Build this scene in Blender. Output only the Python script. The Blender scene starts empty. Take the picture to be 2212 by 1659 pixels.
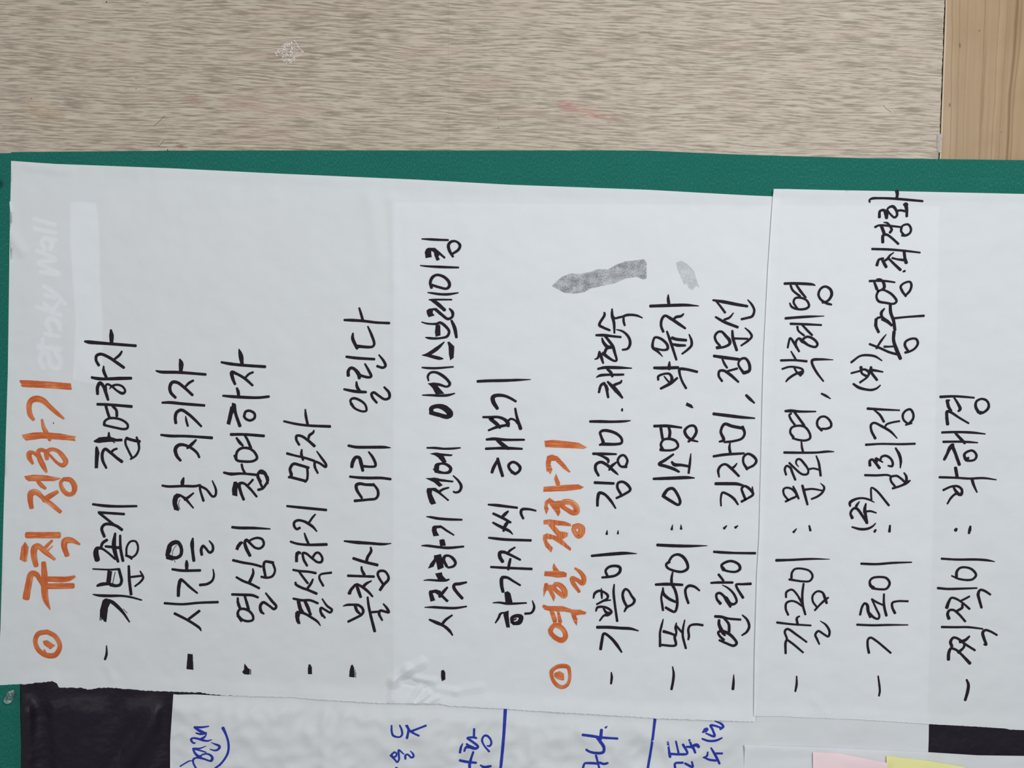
import bpy, bmesh, math, random
from mathutils import Vector, Matrix, noise
from mathutils.geometry import delaunay_2d_cdt, tessellate_polygon

random.seed(7)
C = bpy.context.scene.collection
S = 0.00048            # metres per photo pixel on the wall plane (a sticky note is 76 mm)
D = 2212 * S * 26 / 36 # camera distance for a 26 mm lens
ZC = 1.30

# ---------------------------------------------------------------- camera, world, lights, exposure
cam = bpy.data.cameras.new('camera'); cam.lens = 26; cam.sensor_width = 36; cam.clip_start = 0.01
co = bpy.data.objects.new('camera', cam); C.objects.link(co)
R = Matrix(((0, 1, 0), (0, 0, -1), (-1, 0, 0)))      # phone held sideways: image right points down
co.matrix_world = Matrix.Translation((0, -D, ZC)) @ R.to_4x4()
bpy.context.scene.camera = co

w = bpy.data.worlds.new('world'); bpy.context.scene.world = w; w.use_nodes = True
w.node_tree.nodes['Background'].inputs[0].default_value = (0.93, 0.97, 1.0, 1)
w.node_tree.nodes['Background'].inputs[1].default_value = 0.42

def area(name, loc, aim, size, power, col=(1, 1, 1)):
    l = bpy.data.lights.new(name, 'AREA'); l.shape = 'RECTANGLE'; l.size, l.size_y = size; l.energy = power; l.color = col
    o = bpy.data.objects.new(name, l); C.objects.link(o); o.location = loc
    o.rotation_euler = (Vector(aim) - Vector(loc)).to_track_quat('-Z', 'Y').to_euler()
    return o
area('front_fill_light', (0.60, -1.55, 0.70), (0.0, 0, 1.05), (1.0, 0.9), 38, (0.97, 0.99, 1.0))  # added fill light, no known window; brightens the lower wall and brings out relief
area('ceiling_light', (0.4, -1.5, 2.70), (0.1, 0, 1.2), (1.2, 0.5), 12, (1.0, 0.98, 0.96))

vs = bpy.context.scene.view_settings
bpy.context.scene.display_settings.display_device = 'sRGB'
vs.view_transform = 'Standard'; vs.look = 'None'; vs.gamma = 1; vs.use_curve_mapping = False
vs.exposure = -0.58

# ---------------------------------------------------------------- helpers
def P(px, py, d=0.0):
    """a point of the wall (photo pixel) standing d metres proud of the wall"""
    k = (D - d) / D
    return Vector((-(py - 829.5) * S * k, -d, ZC - (px - 1106) * S * k))

def lerp_line(pts, x):
    if x <= pts[0][0]: return pts[0][1]
    for (a, b), (c, e) in zip(pts, pts[1:]):
        if x <= c: return b + (e - b) * (x - a) / (c - a)
    return pts[-1][1]

def setp(o, label=None, cat=None, group=None, kind=None):
    if label: o['label'] = label
    if cat: o['category'] = cat
    if group: o['group'] = group
    if kind: o['kind'] = kind
    return o

def link(name, me, mat, parent=None):
    o = bpy.data.objects.new(name, me); C.objects.link(o)
    if mat: me.materials.append(mat)
    if parent: o.parent = parent
    return o

def empty(name, loc):
    o = bpy.data.objects.new(name, None); C.objects.link(o); o.location = loc; o.empty_display_size = 0.02
    return o

def obj(name, verts, faces, mat, parent=None, smooth=True, uvs=None):
    """verts in world space; the mesh gets its own origin at its middle"""
    c = sum((Vector(v) for v in verts), Vector()) / len(verts)
    me = bpy.data.meshes.new(name)
    me.from_pydata([tuple(Vector(v) - c) for v in verts], [], faces)
    if uvs:
        ul = me.uv_layers.new(name='UVMap')
        for l in me.loops: ul.data[l.index].uv = uvs[l.vertex_index]
    if smooth: me.polygons.foreach_set('use_smooth', [True] * len(me.polygons))
    me.update()
    o = link(name, me, mat, parent)
    o.location = c - (parent.location if parent else Vector())
    return o

def box(name, quad, d0, d1, mat, parent=None, bev=0.0):
    """slab over a photo quad, from depth d0 (back) to d1 (front)"""
    v = [P(x, y, d0) for x, y in quad] + [P(x, y, d1) for x, y in quad]
    n = len(quad)
    f = [tuple(range(n))[::-1], tuple(range(n, 2 * n))] + [(i, (i + 1) % n, n + (i + 1) % n, n + i) for i in range(n)]
    o = obj(name, v, f, mat, parent, smooth=False)
    bm = bmesh.new(); bm.from_mesh(o.data); bmesh.ops.recalc_face_normals(bm, faces=bm.faces)
    if bev: bmesh.ops.bevel(bm, geom=list(bm.edges), offset=bev, segments=1, affect='EDGES')
    bm.to_mesh(o.data); bm.free()
    return o

def sheet(name, outline, depth, step, mat, parent=None, fine=None):
    """triangulated sheet filling the outline (photo pixels), depth(px,py) gives its relief"""
    n = len(outline)
    pts = [Vector(p) for p in outline]
    xs = [p[0] for p in outline]; ys = [p[1] for p in outline]
    def inside(x, y):
        c = False
        for i in range(n):
            (xa, ya), (xb, yb) = outline[i], outline[(i + 1) % n]
            if (ya > y) != (yb > y) and x < (xb - xa) * (y - ya) / (yb - ya) + xa: c = not c
        return c
    y = min(ys) + step * .5
    while y < max(ys):
        x = min(xs) + step * .5
        while x < max(xs):
            if inside(x, y): pts.append(Vector((x, y)))
            x += step
        y += step
    if fine:
        x0, y0, x1, y1, st_ = fine
        pts[n:] = [p for p in pts[n:] if not (x0 < p.x < x1 and y0 < p.y < y1)]
        y = y0
        while y < y1:
            x = x0
            while x < x1:
                if inside(x, y): pts.append(Vector((x, y)))
                x += st_
            y += st_
    vs_, _, fs, _, _, _ = delaunay_2d_cdt(pts, [], [list(range(n))], 1, 1e-4)
    V = [P(v.x, v.y, depth(v.x, v.y)) for v in vs_]
    F = []
    for f in fs:
        a, b, c = (V[i] for i in f)
        F.append(tuple(f) if (b - a).cross(c - a).y < 0 else tuple(f)[::-1])
    return obj(name, V, F, mat, parent)

def spline(p, n):
    if len(p) < 3: return p
    p = [tuple(2 * a - b for a, b in zip(p[0], p[1]))] + list(p) + [tuple(2 * a - b for a, b in zip(p[-1], p[-2]))]
    o = []
    for i in range(1, len(p) - 2):
        P0, P1, P2, P3 = [Vector(q) for q in p[i - 1:i + 3]]
        d = lambda a, b: max(math.hypot(b[0] - a[0], b[1] - a[1]) ** .5, 1e-3)
        t1 = d(P0, P1); t2 = t1 + d(P1, P2); t3 = t2 + d(P2, P3)
        for k in range(n):
            t = t1 + (t2 - t1) * k / n
            A1 = (t1 - t) / t1 * P0 + t / t1 * P1
            A2 = (t2 - t) / (t2 - t1) * P1 + (t - t1) / (t2 - t1) * P2
            A3 = (t3 - t) / (t3 - t2) * P2 + (t - t2) / (t3 - t2) * P3
            B1 = (t2 - t) / t2 * A1 + t / t2 * A2
            B2 = (t3 - t) / (t3 - t1) * A2 + (t - t1) / (t3 - t1) * A3
            o.append(tuple((t2 - t) / (t2 - t1) * B1 + (t - t1) / (t2 - t1) * B2))
    o.append(tuple(p[-2]))
    return o

# ---------------------------------------------------------------- materials
def new_mat(name):
    m = bpy.data.materials.new(name); m.use_nodes = True
    nt = m.node_tree; nt.nodes.clear()
    out = nt.nodes.new('ShaderNodeOutputMaterial')
    return m, nt, out
def N(nt, kind, **kw):
    n = nt.nodes.new(kind)
    for k, v in kw.items():
        if k in n.inputs.keys() if hasattr(n.inputs, 'keys') else False: n.inputs[k].default_value = v
        else: setattr(n, k, v)
    return n
def srgb(r, g, b):
    f = lambda c: (c / 255 / 12.92) if c <= 10 else ((c / 255 + .055) / 1.055) ** 2.4
    return (f(r), f(g), f(b), 1)
def pcoord(nt):
    """object-independent position expressed in photo pixels on the wall: (x, y, 0)"""
    g = nt.nodes.new('ShaderNodeNewGeometry')
    s = nt.nodes.new('ShaderNodeSeparateXYZ'); nt.links.new(g.outputs['Position'], s.inputs[0])
    def ma(sock, mul, add):
        m = nt.nodes.new('ShaderNodeMath'); m.operation = 'MULTIPLY_ADD'
        nt.links.new(sock, m.inputs[0]); m.inputs[1].default_value = mul; m.inputs[2].default_value = add
        return m.outputs[0]
    return ma(s.outputs['Z'], -1 / S, 1106 + ZC / S), ma(s.outputs['X'], -1 / S, 829.5)
def math_(nt, op, a, b=None, c=None):
    m = nt.nodes.new('ShaderNodeMath'); m.operation = op
    for i, v in enumerate((a, b, c)):
        if v is None: continue
        if isinstance(v, (int, float)): m.inputs[i].default_value = v
        else: nt.links.new(v, m.inputs[i])
    return m.outputs[0]
def vec(nt, x, y, z=0.0):
    c = nt.nodes.new('ShaderNodeCombineXYZ')
    for i, v in enumerate((x, y, z)):
        if isinstance(v, (int, float)): c.inputs[i].default_value = v
        else: nt.links.new(v, c.inputs[i])
    return c.outputs[0]
def nz(nt, v, scale=1.0, detail=3.0, rough=.5, dist=0.0):
    n = nt.nodes.new('ShaderNodeTexNoise'); nt.links.new(v, n.inputs['Vector'])
    n.inputs['Scale'].default_value = scale; n.inputs['Detail'].default_value = detail
    n.inputs['Roughness'].default_value = rough; n.inputs['Distortion'].default_value = dist
    return n.outputs['Fac']
def ramp(nt, f, stops):
    r = nt.nodes.new('ShaderNodeValToRGB'); nt.links.new(f, r.inputs[0])
    e = r.color_ramp.elements
    while len(e) < len(stops): e.new(0.5)
    for el, (p, c) in zip(e, stops):
        el.position = p; el.color = c if len(c) == 4 else (c[0], c[1], c[2], 1)
    return r.outputs[0]
def gray(v): return (v, v, v, 1)
def mix(nt, f, a, b, mode='MIX'):
    m = nt.nodes.new('ShaderNodeMix'); m.data_type = 'RGBA'; m.blend_type = mode
    for sock, v in ((m.inputs[0], f), (m.inputs[6], a), (m.inputs[7], b)):
        if isinstance(v, (int, float)): sock.default_value = v
        elif isinstance(v, tuple): sock.default_value = v
        else: nt.links.new(v, sock)
    return m.outputs[2]
def bump(nt, h, strength, dist):
    b = nt.nodes.new('ShaderNodeBump'); nt.links.new(h, b.inputs['Height'])
    b.inputs['Strength'].default_value = strength; b.inputs['Distance'].default_value = dist
    return b.outputs[0]
def principled(nt, out, col, rough=.6, spec=.3, nrm=None):
    p = nt.nodes.new('ShaderNodeBsdfPrincipled')
    if isinstance(col, tuple): p.inputs['Base Color'].default_value = col
    else: nt.links.new(col, p.inputs['Base Color'])
    p.inputs['Roughness'].default_value = rough; p.inputs['Specular IOR Level'].default_value = spec
    if nrm: nt.links.new(nrm, p.inputs['Normal'])
    if out: nt.links.new(p.outputs[0], out.inputs[0])
    return p
def blob(nt, x, y, cx, cy, rx, ry, ang=0.0):
    """soft elliptical mask, 1 in the middle, 0 outside"""
    ca, sa = math.cos(ang), math.sin(ang)
    dx = math_(nt, 'SUBTRACT', x, cx); dy = math_(nt, 'SUBTRACT', y, cy)
    u = math_(nt, 'ADD', math_(nt, 'MULTIPLY', dx, ca / rx), math_(nt, 'MULTIPLY', dy, sa / rx))
    v = math_(nt, 'ADD', math_(nt, 'MULTIPLY', dx, -sa / ry), math_(nt, 'MULTIPLY', dy, ca / ry))
    r2 = math_(nt, 'ADD', math_(nt, 'MULTIPLY', u, u), math_(nt, 'MULTIPLY', v, v))
    m = nt.nodes.new('ShaderNodeMath'); m.operation = 'SUBTRACT'; m.use_clamp = True
    m.inputs[0].default_value = 1; nt.links.new(r2, m.inputs[1])
    return m.outputs[0]

def paper_mat(name, col, trans):
    m, nt, out = new_mat(name)
    x, y = pcoord(nt)
    v = vec(nt, x, y)
    fine = nz(nt, v, .18, 4, .6); cloud = nz(nt, v, .012, 3, .6)
    c = mix(nt, math_(nt, 'MULTIPLY', cloud, .34), col, tuple(k * .86 for k in col[:3]) + (1,))
    c = mix(nt, math_(nt, 'MULTIPLY', fine, .06), c, (.55, .55, .56, 1))
    n = bump(nt, math_(nt, 'ADD', math_(nt, 'MULTIPLY', nz(nt, v, .016, 1.5, .5, .0), 5.0), math_(nt, 'MULTIPLY', fine, .12)), .38, .0011)
    d = nt.nodes.new('ShaderNodeBsdfDiffuse'); t = nt.nodes.new('ShaderNodeBsdfTranslucent')
    for s_ in (d, t):
        nt.links.new(c, s_.inputs['Color']); nt.links.new(n, s_.inputs['Normal'])
    ms = nt.nodes.new('ShaderNodeMixShader'); ms.inputs[0].default_value = trans
    nt.links.new(d.outputs[0], ms.inputs[1]); nt.links.new(t.outputs[0], ms.inputs[2])
    nt.links.new(ms.outputs[0], out.inputs[0])
    return m
M_paper = paper_mat('thin_white_paper', (.795, .82, .84, 1), .25)
M_pink = paper_mat('pink_note_paper', srgb(246, 220, 225), .12)
M_yellow = paper_mat('yellow_note_paper', srgb(236, 232, 160), .12)

def ink_mat(name, a, b, amt):
    m, nt, out = new_mat(name)
    x, y = pcoord(nt)
    f = nz(nt, vec(nt, x, y), .12, 3, .6)
    principled(nt, out, mix(nt, math_(nt, 'MULTIPLY', f, amt), a, b), .7, .12)
    return m
M_black = ink_mat('black_marker_ink', srgb(22, 17, 23), srgb(38, 32, 40), 1.0)
M_blue = ink_mat('blue_marker_ink', srgb(30, 36, 134), srgb(46, 66, 164), 1.0)

m, nt, out = new_mat('orange_marker_ink')     # streaky felt-tip ink: dry streaks run along each stroke
uv = nt.nodes.new('ShaderNodeUVMap'); sp = nt.nodes.new('ShaderNodeSeparateXYZ'); nt.links.new(uv.outputs[0], sp.inputs[0])
st = nz(nt, vec(nt, math_(nt, 'MULTIPLY', sp.outputs[0], .018), math_(nt, 'MULTIPLY', sp.outputs[1], 7.0)), 1.0, 4, .65)
px_, py_ = pcoord(nt)
bl = nz(nt, vec(nt, px_, py_), .03, 2, .5)
f = math_(nt, 'ADD', math_(nt, 'MULTIPLY', st, .75), math_(nt, 'MULTIPLY', bl, .35))
c = ramp(nt, f, [(0.36, srgb(170, 74, 34)), (0.54, srgb(186, 92, 46)), (0.63, srgb(200, 122, 74)), (0.76, srgb(214, 168, 136))])
principled(nt, out, c, .6, .2)
M_orange = m

def smudge_mat(name, lo, hi, col):
    m, nt, out = new_mat(name)
    x, y = pcoord(nt); v = vec(nt, x, y)
    g = nz(nt, v, .35, 4, .75); b = nz(nt, v, .05, 2, .6)
    a = math_(nt, 'ADD', math_(nt, 'MULTIPLY', g, .8), math_(nt, 'MULTIPLY', b, .4))
    mr = nt.nodes.new('ShaderNodeMapRange'); nt.links.new(a, mr.inputs[0])
    mr.inputs[1].default_value = .50; mr.inputs[2].default_value = .80; mr.inputs[3].default_value = lo; mr.inputs[4].default_value = hi
    d = nt.nodes.new('ShaderNodeBsdfDiffuse'); d.inputs[0].default_value = col
    t = nt.nodes.new('ShaderNodeBsdfTransparent'); ms = nt.nodes.new('ShaderNodeMixShader')
    nt.links.new(mr.outputs[0], ms.inputs[0]); nt.links.new(t.outputs[0], ms.inputs[1]); nt.links.new(d.outputs[0], ms.inputs[2])
    nt.links.new(ms.outputs[0], out.inputs[0])
    return m
M_smudge = smudge_mat('grey_graphite_smudge', .13, .72, (.11, .11, .12, 1))
M_smudge2 = smudge_mat('pale_graphite_smudge', .10, .34, (.2, .2, .21, 1))

m, nt, out = new_mat('green_felt')
x, y = pcoord(nt)
a = nz(nt, vec(nt, math_(nt, 'MULTIPLY', x, .50), math_(nt, 'MULTIPLY', y, .20)), 1.0, 4, .7)
b = nz(nt, vec(nt, x, y), .010, 2, .5)
c = ramp(nt, a, [(0.30, srgb(20, 84, 75)), (0.50, srgb(29, 98, 87)), (0.61, srgb(40, 112, 98)), (0.73, srgb(66, 138, 120))])
c = mix(nt, math_(nt, 'MULTIPLY', b, .35), c, srgb(20, 78, 72))
c = mix(nt, math_(nt, 'MULTIPLY', blob(nt, x, y, 3, 399, 10, 13), .8), c, srgb(14, 48, 44))
principled(nt, out, c, .9, .08, bump(nt, a, .5, .0003))
M_green = m

m, nt, out = new_mat('dark_purple_nylon')
x, y = pcoord(nt)
a = nz(nt, vec(nt, x, y), .30, 3, .7); b = nz(nt, vec(nt, x, y), .02, 4, .6, .6)
c = mix(nt, a, srgb(18, 9, 23), srgb(29, 20, 35))
c = mix(nt, math_(nt, 'MULTIPLY', b, .5), c, srgb(28, 25, 30))
principled(nt, out, c, .5, .26, bump(nt, nz(nt, vec(nt, x, y), .03, 2, .5), .6, .004))
M_dark = m

m, nt, out = new_mat('white_print')
principled(nt, out, (.92, .92, .94, 1), .6, .2); M_print = m

# greige laminate with fine horizontal (photo) grain, that is vertical on the wall
m, nt, out = new_mat('greige_wood_laminate')
x, y = pcoord(nt)
wav = nz(nt, vec(nt, math_(nt, 'MULTIPLY', x, .0030), math_(nt, 'MULTIPLY', y, .014)), 1.0, 2, .5)
yw = math_(nt, 'MULTIPLY_ADD', wav, 26.0, math_(nt, 'MULTIPLY_ADD', x, -.035, y))
g1 = nz(nt, vec(nt, math_(nt, 'MULTIPLY', x, .016), math_(nt, 'MULTIPLY', yw, .275)), 1.0, 2, .55)
g2 = nz(nt, vec(nt, math_(nt, 'MULTIPLY', x, .05), math_(nt, 'MULTIPLY', yw, .5), 5.0), 1.0, 2, .5)
g3 = nz(nt, vec(nt, math_(nt, 'MULTIPLY', x, .0022), math_(nt, 'MULTIPLY', yw, .030), 9.0), 1.0, 3, .5)
g = math_(nt, 'ADD', math_(nt, 'ADD', math_(nt, 'MULTIPLY', g1, .60), math_(nt, 'MULTIPLY', g2, .22)), math_(nt, 'MULTIPLY', g3, .13))
c = ramp(nt, g, [(0.345, srgb(126, 114, 101)), (0.435, srgb(147, 136, 121)), (0.495, srgb(171, 160, 144)), (0.63, srgb(186, 176, 160))])
pk = nz(nt, vec(nt, math_(nt, 'MULTIPLY', x, .006), math_(nt, 'MULTIPLY', y, .022), 3.0), 1.0, 3, .6)
pkm = ramp(nt, pk, [(0.50, gray(0)), (0.72, gray(1))])
c = mix(nt, math_(nt, 'MULTIPLY', pkm, .38), c, srgb(172, 148, 137))
grit = ramp(nt, nz(nt, vec(nt, math_(nt, 'MULTIPLY', x, .05), math_(nt, 'MULTIPLY', y, .30)), 1.0, 3, .7), [(0.40, gray(0)), (0.60, gray(1))])
for cx, cy, rx, ry, an, col, am in ((1226, 229, 26, 13, .2, (164, 108, 102), .95), (1262, 242, 48, 14, .25, (172, 122, 112), .8),
                                    (1305, 253, 46, 8, .12, (150, 104, 96), .75), (632, 185, 18, 7, .1, (128, 100, 88), .8),
                                    (92, 243, 52, 28, .2, (150, 128, 98), .75), (420, 217, 34, 10, .1, (150, 112, 102), .8),
                                    (392, 314, 16, 7, .3, (130, 96, 84), .8), (520, 222, 60, 20, 0, (164, 134, 124), .6),
                                    (660, 236, 70, 16, 0, (164, 136, 126), .6), (1050, 175, 60, 18, .1, (160, 138, 124), .6)):
    mk = blob(nt, x, y, cx, cy, rx, ry, an)
    mk = math_(nt, 'MULTIPLY', math_(nt, 'POWER', mk, .6), am)
    c = mix(nt, math_(nt, 'MULTIPLY', mk, grit), c, srgb(*col))
seam = math_(nt, 'LESS_THAN', math_(nt, 'ABSOLUTE', math_(nt, 'SUBTRACT', x, 968.5)), 1.2)
c = mix(nt, math_(nt, 'MULTIPLY', seam, .22), c, srgb(140, 118, 104))
principled(nt, out, c, .5, .25, bump(nt, g, .4, .0003))
M_lam = m

# varnished pine, grain running up the photo
m, nt, out = new_mat('varnished_pine')
x, y = pcoord(nt)
sh = math_(nt, 'MULTIPLY', math_(nt, 'SUBTRACT', x, 2020), .00045)
xw = math_(nt, 'ADD', x, math_(nt, 'MULTIPLY', y, sh))
wob = nz(nt, vec(nt, math_(nt, 'MULTIPLY', x, .02), math_(nt, 'MULTIPLY', y, .006)), 1.0, 2, .5)
xw = math_(nt, 'MULTIPLY_ADD', wob, 12.0, xw)
a = nz(nt, vec(nt, math_(nt, 'MULTIPLY', xw, .060), math_(nt, 'MULTIPLY', y, .0012)), 1.0, 3, .55)
b = nz(nt, vec(nt, math_(nt, 'MULTIPLY', x, .014), math_(nt, 'MULTIPLY', y, .009), 4.0), 1.0, 3, .5)
c = ramp(nt, a, [(0.26, srgb(122, 98, 68)), (0.38, srgb(148, 123, 92)), (0.60, srgb(158, 133, 101)), (0.78, srgb(164, 139, 108))])
c = mix(nt, math_(nt, 'MULTIPLY', ramp(nt, b, [(.45, gray(0)), (.7, gray(1))]), .45), c, srgb(138, 111, 80))
for cx, wd, am in ((2203, 3.2, .85), (2212, 2.0, .5), (2183, 1.2, .35), (2133, 1.1, .5), (2165, 1.2, .4), (2078, 1.1, .35), (2062, 1.2, .45), (2095, .9, .3)):
    t = math_(nt, 'ABSOLUTE', math_(nt, 'SUBTRACT', xw, cx + 3))
    k = nt.nodes.new('ShaderNodeMapRange'); nt.links.new(t, k.inputs[0])
    k.inputs[1].default_value = 0; k.inputs[2].default_value = wd * 2; k.inputs[3].default_value = am; k.inputs[4].default_value = 0
    c = mix(nt, k.outputs[0], c, srgb(104, 74, 44))
for cx, cy, rx, ry in ((2075, 97, 2.2, 8), (2053, 226, 2.2, 6), (2117, 65, 2, 3), (2165, 285, 1.5, 1.5)):
    c = mix(nt, blob(nt, x, y, cx, cy, rx, ry), c, srgb(96, 66, 38))
principled(nt, out, c, .38, .4, bump(nt, a, .2, .0002))
M_pine = m

def plain(name, col, rough=.6, spec=.3):
    m, nt, out = new_mat(name); x, y = pcoord(nt)
    f = nz(nt, vec(nt, x, y), .2, 3, .6)
    principled(nt, out, mix(nt, math_(nt, 'MULTIPLY', f, .35), col, tuple(k * .7 for k in col[:3]) + (1,)), rough, spec)
    return m
M_gap = plain('dark_gap', srgb(84, 74, 68), .9)
M_caulk = plain('pale_caulk', srgb(196, 184, 168), .6)
M_tape = plain('grey_tape', srgb(158, 148, 140), .35, .4)
M_speck = plain('dark_speck', srgb(40, 34, 30), .7)
M_glue = plain('glossy_glue', (.92, .92, .95, 1), .12, .9)
m, nt, out = new_mat('clear_plastic')
g_ = nt.nodes.new('ShaderNodeBsdfGlass'); g_.inputs['IOR'].default_value = 1.46; g_.inputs['Roughness'].default_value = .03
g_.inputs['Color'].default_value = (.97, 1, .99, 1); d_ = nt.nodes.new('ShaderNodeBsdfDiffuse'); d_.inputs[0].default_value = (.8, .85, .84, 1); ms = nt.nodes.new('ShaderNodeMixShader'); ms.inputs[0].default_value = .05
nt.links.new(g_.outputs[0], ms.inputs[1]); nt.links.new(d_.outputs[0], ms.inputs[2]); nt.links.new(ms.outputs[0], out.inputs[0]); M_clear = m
m, nt, out = new_mat('steel'); p_ = principled(nt, out, (.6, .6, .62, 1), .25, .5); p_.inputs['Metallic'].default_value = 1; M_steel = m

# ---------------------------------------------------------------- relief of the layers
def sm(t): t = min(1, max(0, t)); return t * t * (3 - 2 * t)
def nse(x, y, f, z=0.0): return noise.noise(Vector((x * f, y * f, z)))

TOP1 = [(24, 347.5), (117, 354), (225, 358), (380, 364), (600, 375), (900, 388), (1100, 399), (1400, 410), (1560, 419), (1625, 422.5), (1690, 425)]
BOT1 = [(-6, 1480.5), (0, 1480), (40, 1477.6), (57, 1478), (74, 1475.6), (112, 1471.7), (123, 1477), (127, 1485.5), (149, 1485.5), (176, 1486), (189, 1489), (198, 1489),
        (211, 1486), (238, 1485.5), (264, 1487.5), (315, 1492), (374, 1494), (434, 1496), (455, 1500), (488, 1502), (529, 1504), (619, 1506), (730, 1514), (820, 1519),
        (950, 1520.5), (973, 1525), (1080, 1530.6), (1140, 1535), (1314, 1545), (1413, 1551.7), (1560, 1557), (1631, 1559)]
TOP2 = [(1671.5, 408), (1700, 408.3), (1812, 411), (1938, 413), (2212, 419), (2330, 422)]
BOT2 = [(1628.5, 1547), (1683, 1547), (1738, 1550), (1849, 1554), (1960, 1561), (2001, 1564), (2098, 1569), (2174, 1574), (2181, 1576), (2212, 1577), (2330, 1582)]
LEFT2 = [(1671.5, 408), (1669.5, 425), (1659, 580), (1650, 760), (1647, 860), (1640, 1160), (1635, 1240), (1630, 1420), (1628.5, 1547)]

def seg(x, y, a, b):
    dx, dy = b[0] - a[0], b[1] - a[1]; L = dx * dx + dy * dy
    t = max(0, min(1, ((x - a[0]) * dx + (y - a[1]) * dy) / L))
    return math.hypot(x - a[0] - t * dx, y - a[1] - t * dy)
CREASE = [((912, 1432), (880, 1448), 16, .0012), ((880, 1448), (850, 1472), 18, .0018), ((850, 1470), (846, 1512), 12, .0010),
          ((868, 1470), (930, 1484), 12, -.0010), ((900, 1466), (940, 1472), 12, .0010), ((930, 1484), (985, 1494), 12, .0008),
          ((908, 1482), (886, 1519), 9, .0013), ((926, 1499), (898, 1521), 9, .0013), ((944, 1507), (922, 1521), 9, .0010),
          ((985, 1494), (1040, 1484), 14, .0006), ((228, 1438), (246, 1468), 10, .0007), ((800, 430), (820, 560), 24, .0007),
          ((846, 430), (852, 620), 14, .0007), ((1180, 1350), (1240, 1420), 20, .0003), ((470, 1375), (455, 1395), 12, .0004),
          ((18, 500), (48, 545), 16, .0012), ((60, 360), (150, 372), 14, .0005)]
def common(x, y):
    return .0011 * nse(x, y, .0042) + .00040 * nse(x, y, .013, 3) + .00012 * nse(x, y, .045, 7)
def d_fabric(x, y):
    h = .0010 + max(0, .0004 + common(x, y))
    k = sm((y - 1496) / 46) * sm((364 - x) / 40)      # folds hanging free of the sheets at the lower left
    if k > 0:
        h += k * (.0045 + .0060 * math.exp(-((x - 58) / 13) ** 2) - .0042 * math.exp(-((x - 92 - (y - 1500) * .08) / 18) ** 2) + .0028 * math.sin(x * .042 + 2 * nse(x, y, .006)) * sm((x - 100) / 60)
                  + .0034 * nse(x * .8 + y * .45, y * .25, .028, 5) + .0110 * max(0, nse(x * .9 + y * .55, y * .2, .017, 9)) * sm((x - 200) / 80))
    k2 = sm((x - 1950) / 60) * sm((y - 1540) / 30)
    h += k2 * .0001 * (1 + nse(x, y, .03, 2))
    return h
def d_border(x, y):
    h = .0004 + d_fabric(x, y) + .0001
    h -= .0009 * math.exp(-((y - lerp_line([(1560, 374), (1680, 379), (1850, 381), (2020, 378), (2212, 389)], x)) / 3.0) ** 2) * sm((x - 1570) / 40)
    h += .0016 * sm((x - 2080) / 100) * math.exp(-((y - 402) / 12) ** 2)
    if x < 60: h += .0007 * math.sin(x * .36 + .004 * y) * sm((y - 1530) / 80)
    return h
def d_under(x, y): return .0013 + max(0, .0004 + common(x, y))
def d3(x, y):
    h = .0015 + max(0, .0004 + common(x, y)) + .0020 * sm((y - lerp_line(BOT1, x) - 4) / 50) * sm((1700 - x) / 300) * (1.2 + 1.6 * nse(x * .8 + y * .8, y * .5 - x * .35, .011, 11))
    r_ = abs(nse(x * .7 + y * .7, y * .6 - x * .5, .016, 17)) + .6 * abs(nse(x, y, .027, 19))
    return h + sm((y - lerp_line(BOT1, x) - 4) / 30) * sm((1800 - x) / 500) * .0062 * (.75 - r_)
def d1(x, y):
    h = .0018 + max(0, .0004 + common(x, y))
    h += .00035 * sm((x - 845) / 6) * sm((y - 425) / 20)                 # step over the hidden sheet
    for a, b, wd, am in CREASE:
        if min(a[0], b[0]) - wd < x < max(a[0], b[0]) + wd and min(a[1], b[1]) - wd < y < max(a[1], b[1]) + wd:
            q = 1 - seg(x, y, a, b) / wd
            if q > 0: h += 1.9 * am * q
    eb = lerp_line(BOT1, x) - y
    h += .0024 * sm(1 - eb / 40) * (.5 + .5 * sm((x - 420) / 200)) * (1 + .5 * nse(x, 0, .012, 4)) * sm((x - 20) / 60)
    h += .0018 * sm(1 - (y - lerp_line(TOP1, x)) / 30) * (.7 + .5 * nse(x, 0, .008, 8))
    return h
def xr1(y): return 1686 - (y - 425) * 55 / 1134
def d2(x, y):
    h = .0022 + max(0, .0004 + common(x, y))
    h += .0016 * sm((xr1(y) + 16 - x) / 20)                             # rises over the edge of the big sheet
    h -= .00035 * sm((x - 2024) / 6)
    eb = lerp_line(BOT2, x) - y
    h += .0010 * sm(1 - eb / 30) * (1 + .5 * nse(x, 0, .02, 4))
    h += .0016 * sm(1 - (y - lerp_line(TOP2, x)) / 26)
    h += .0006 * max(0, nse(x, y * .6, .012, 21))
    q = 1 - seg(x, y, (1755, 1508), (1790, 1545)) / 12
    if q > 0: h += .0007 * q
    q = 1 - seg(x, y, (1745, 470), (1750, 510)) / 16
    if q > 0: h += .0007 * q
    # keep above the sheet below near the overlap
    return max(h, d1(x, y) + .0003) if x < xr1(y) + 2 and y < 1559 else h
def d4(x, y): return .0042 + .0006 * nse(x, y, .02, 30) + .0012 * sm(1 - (y - 1610) / 30) + .0016 * sm((x - 2000) / 60) * 0

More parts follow.
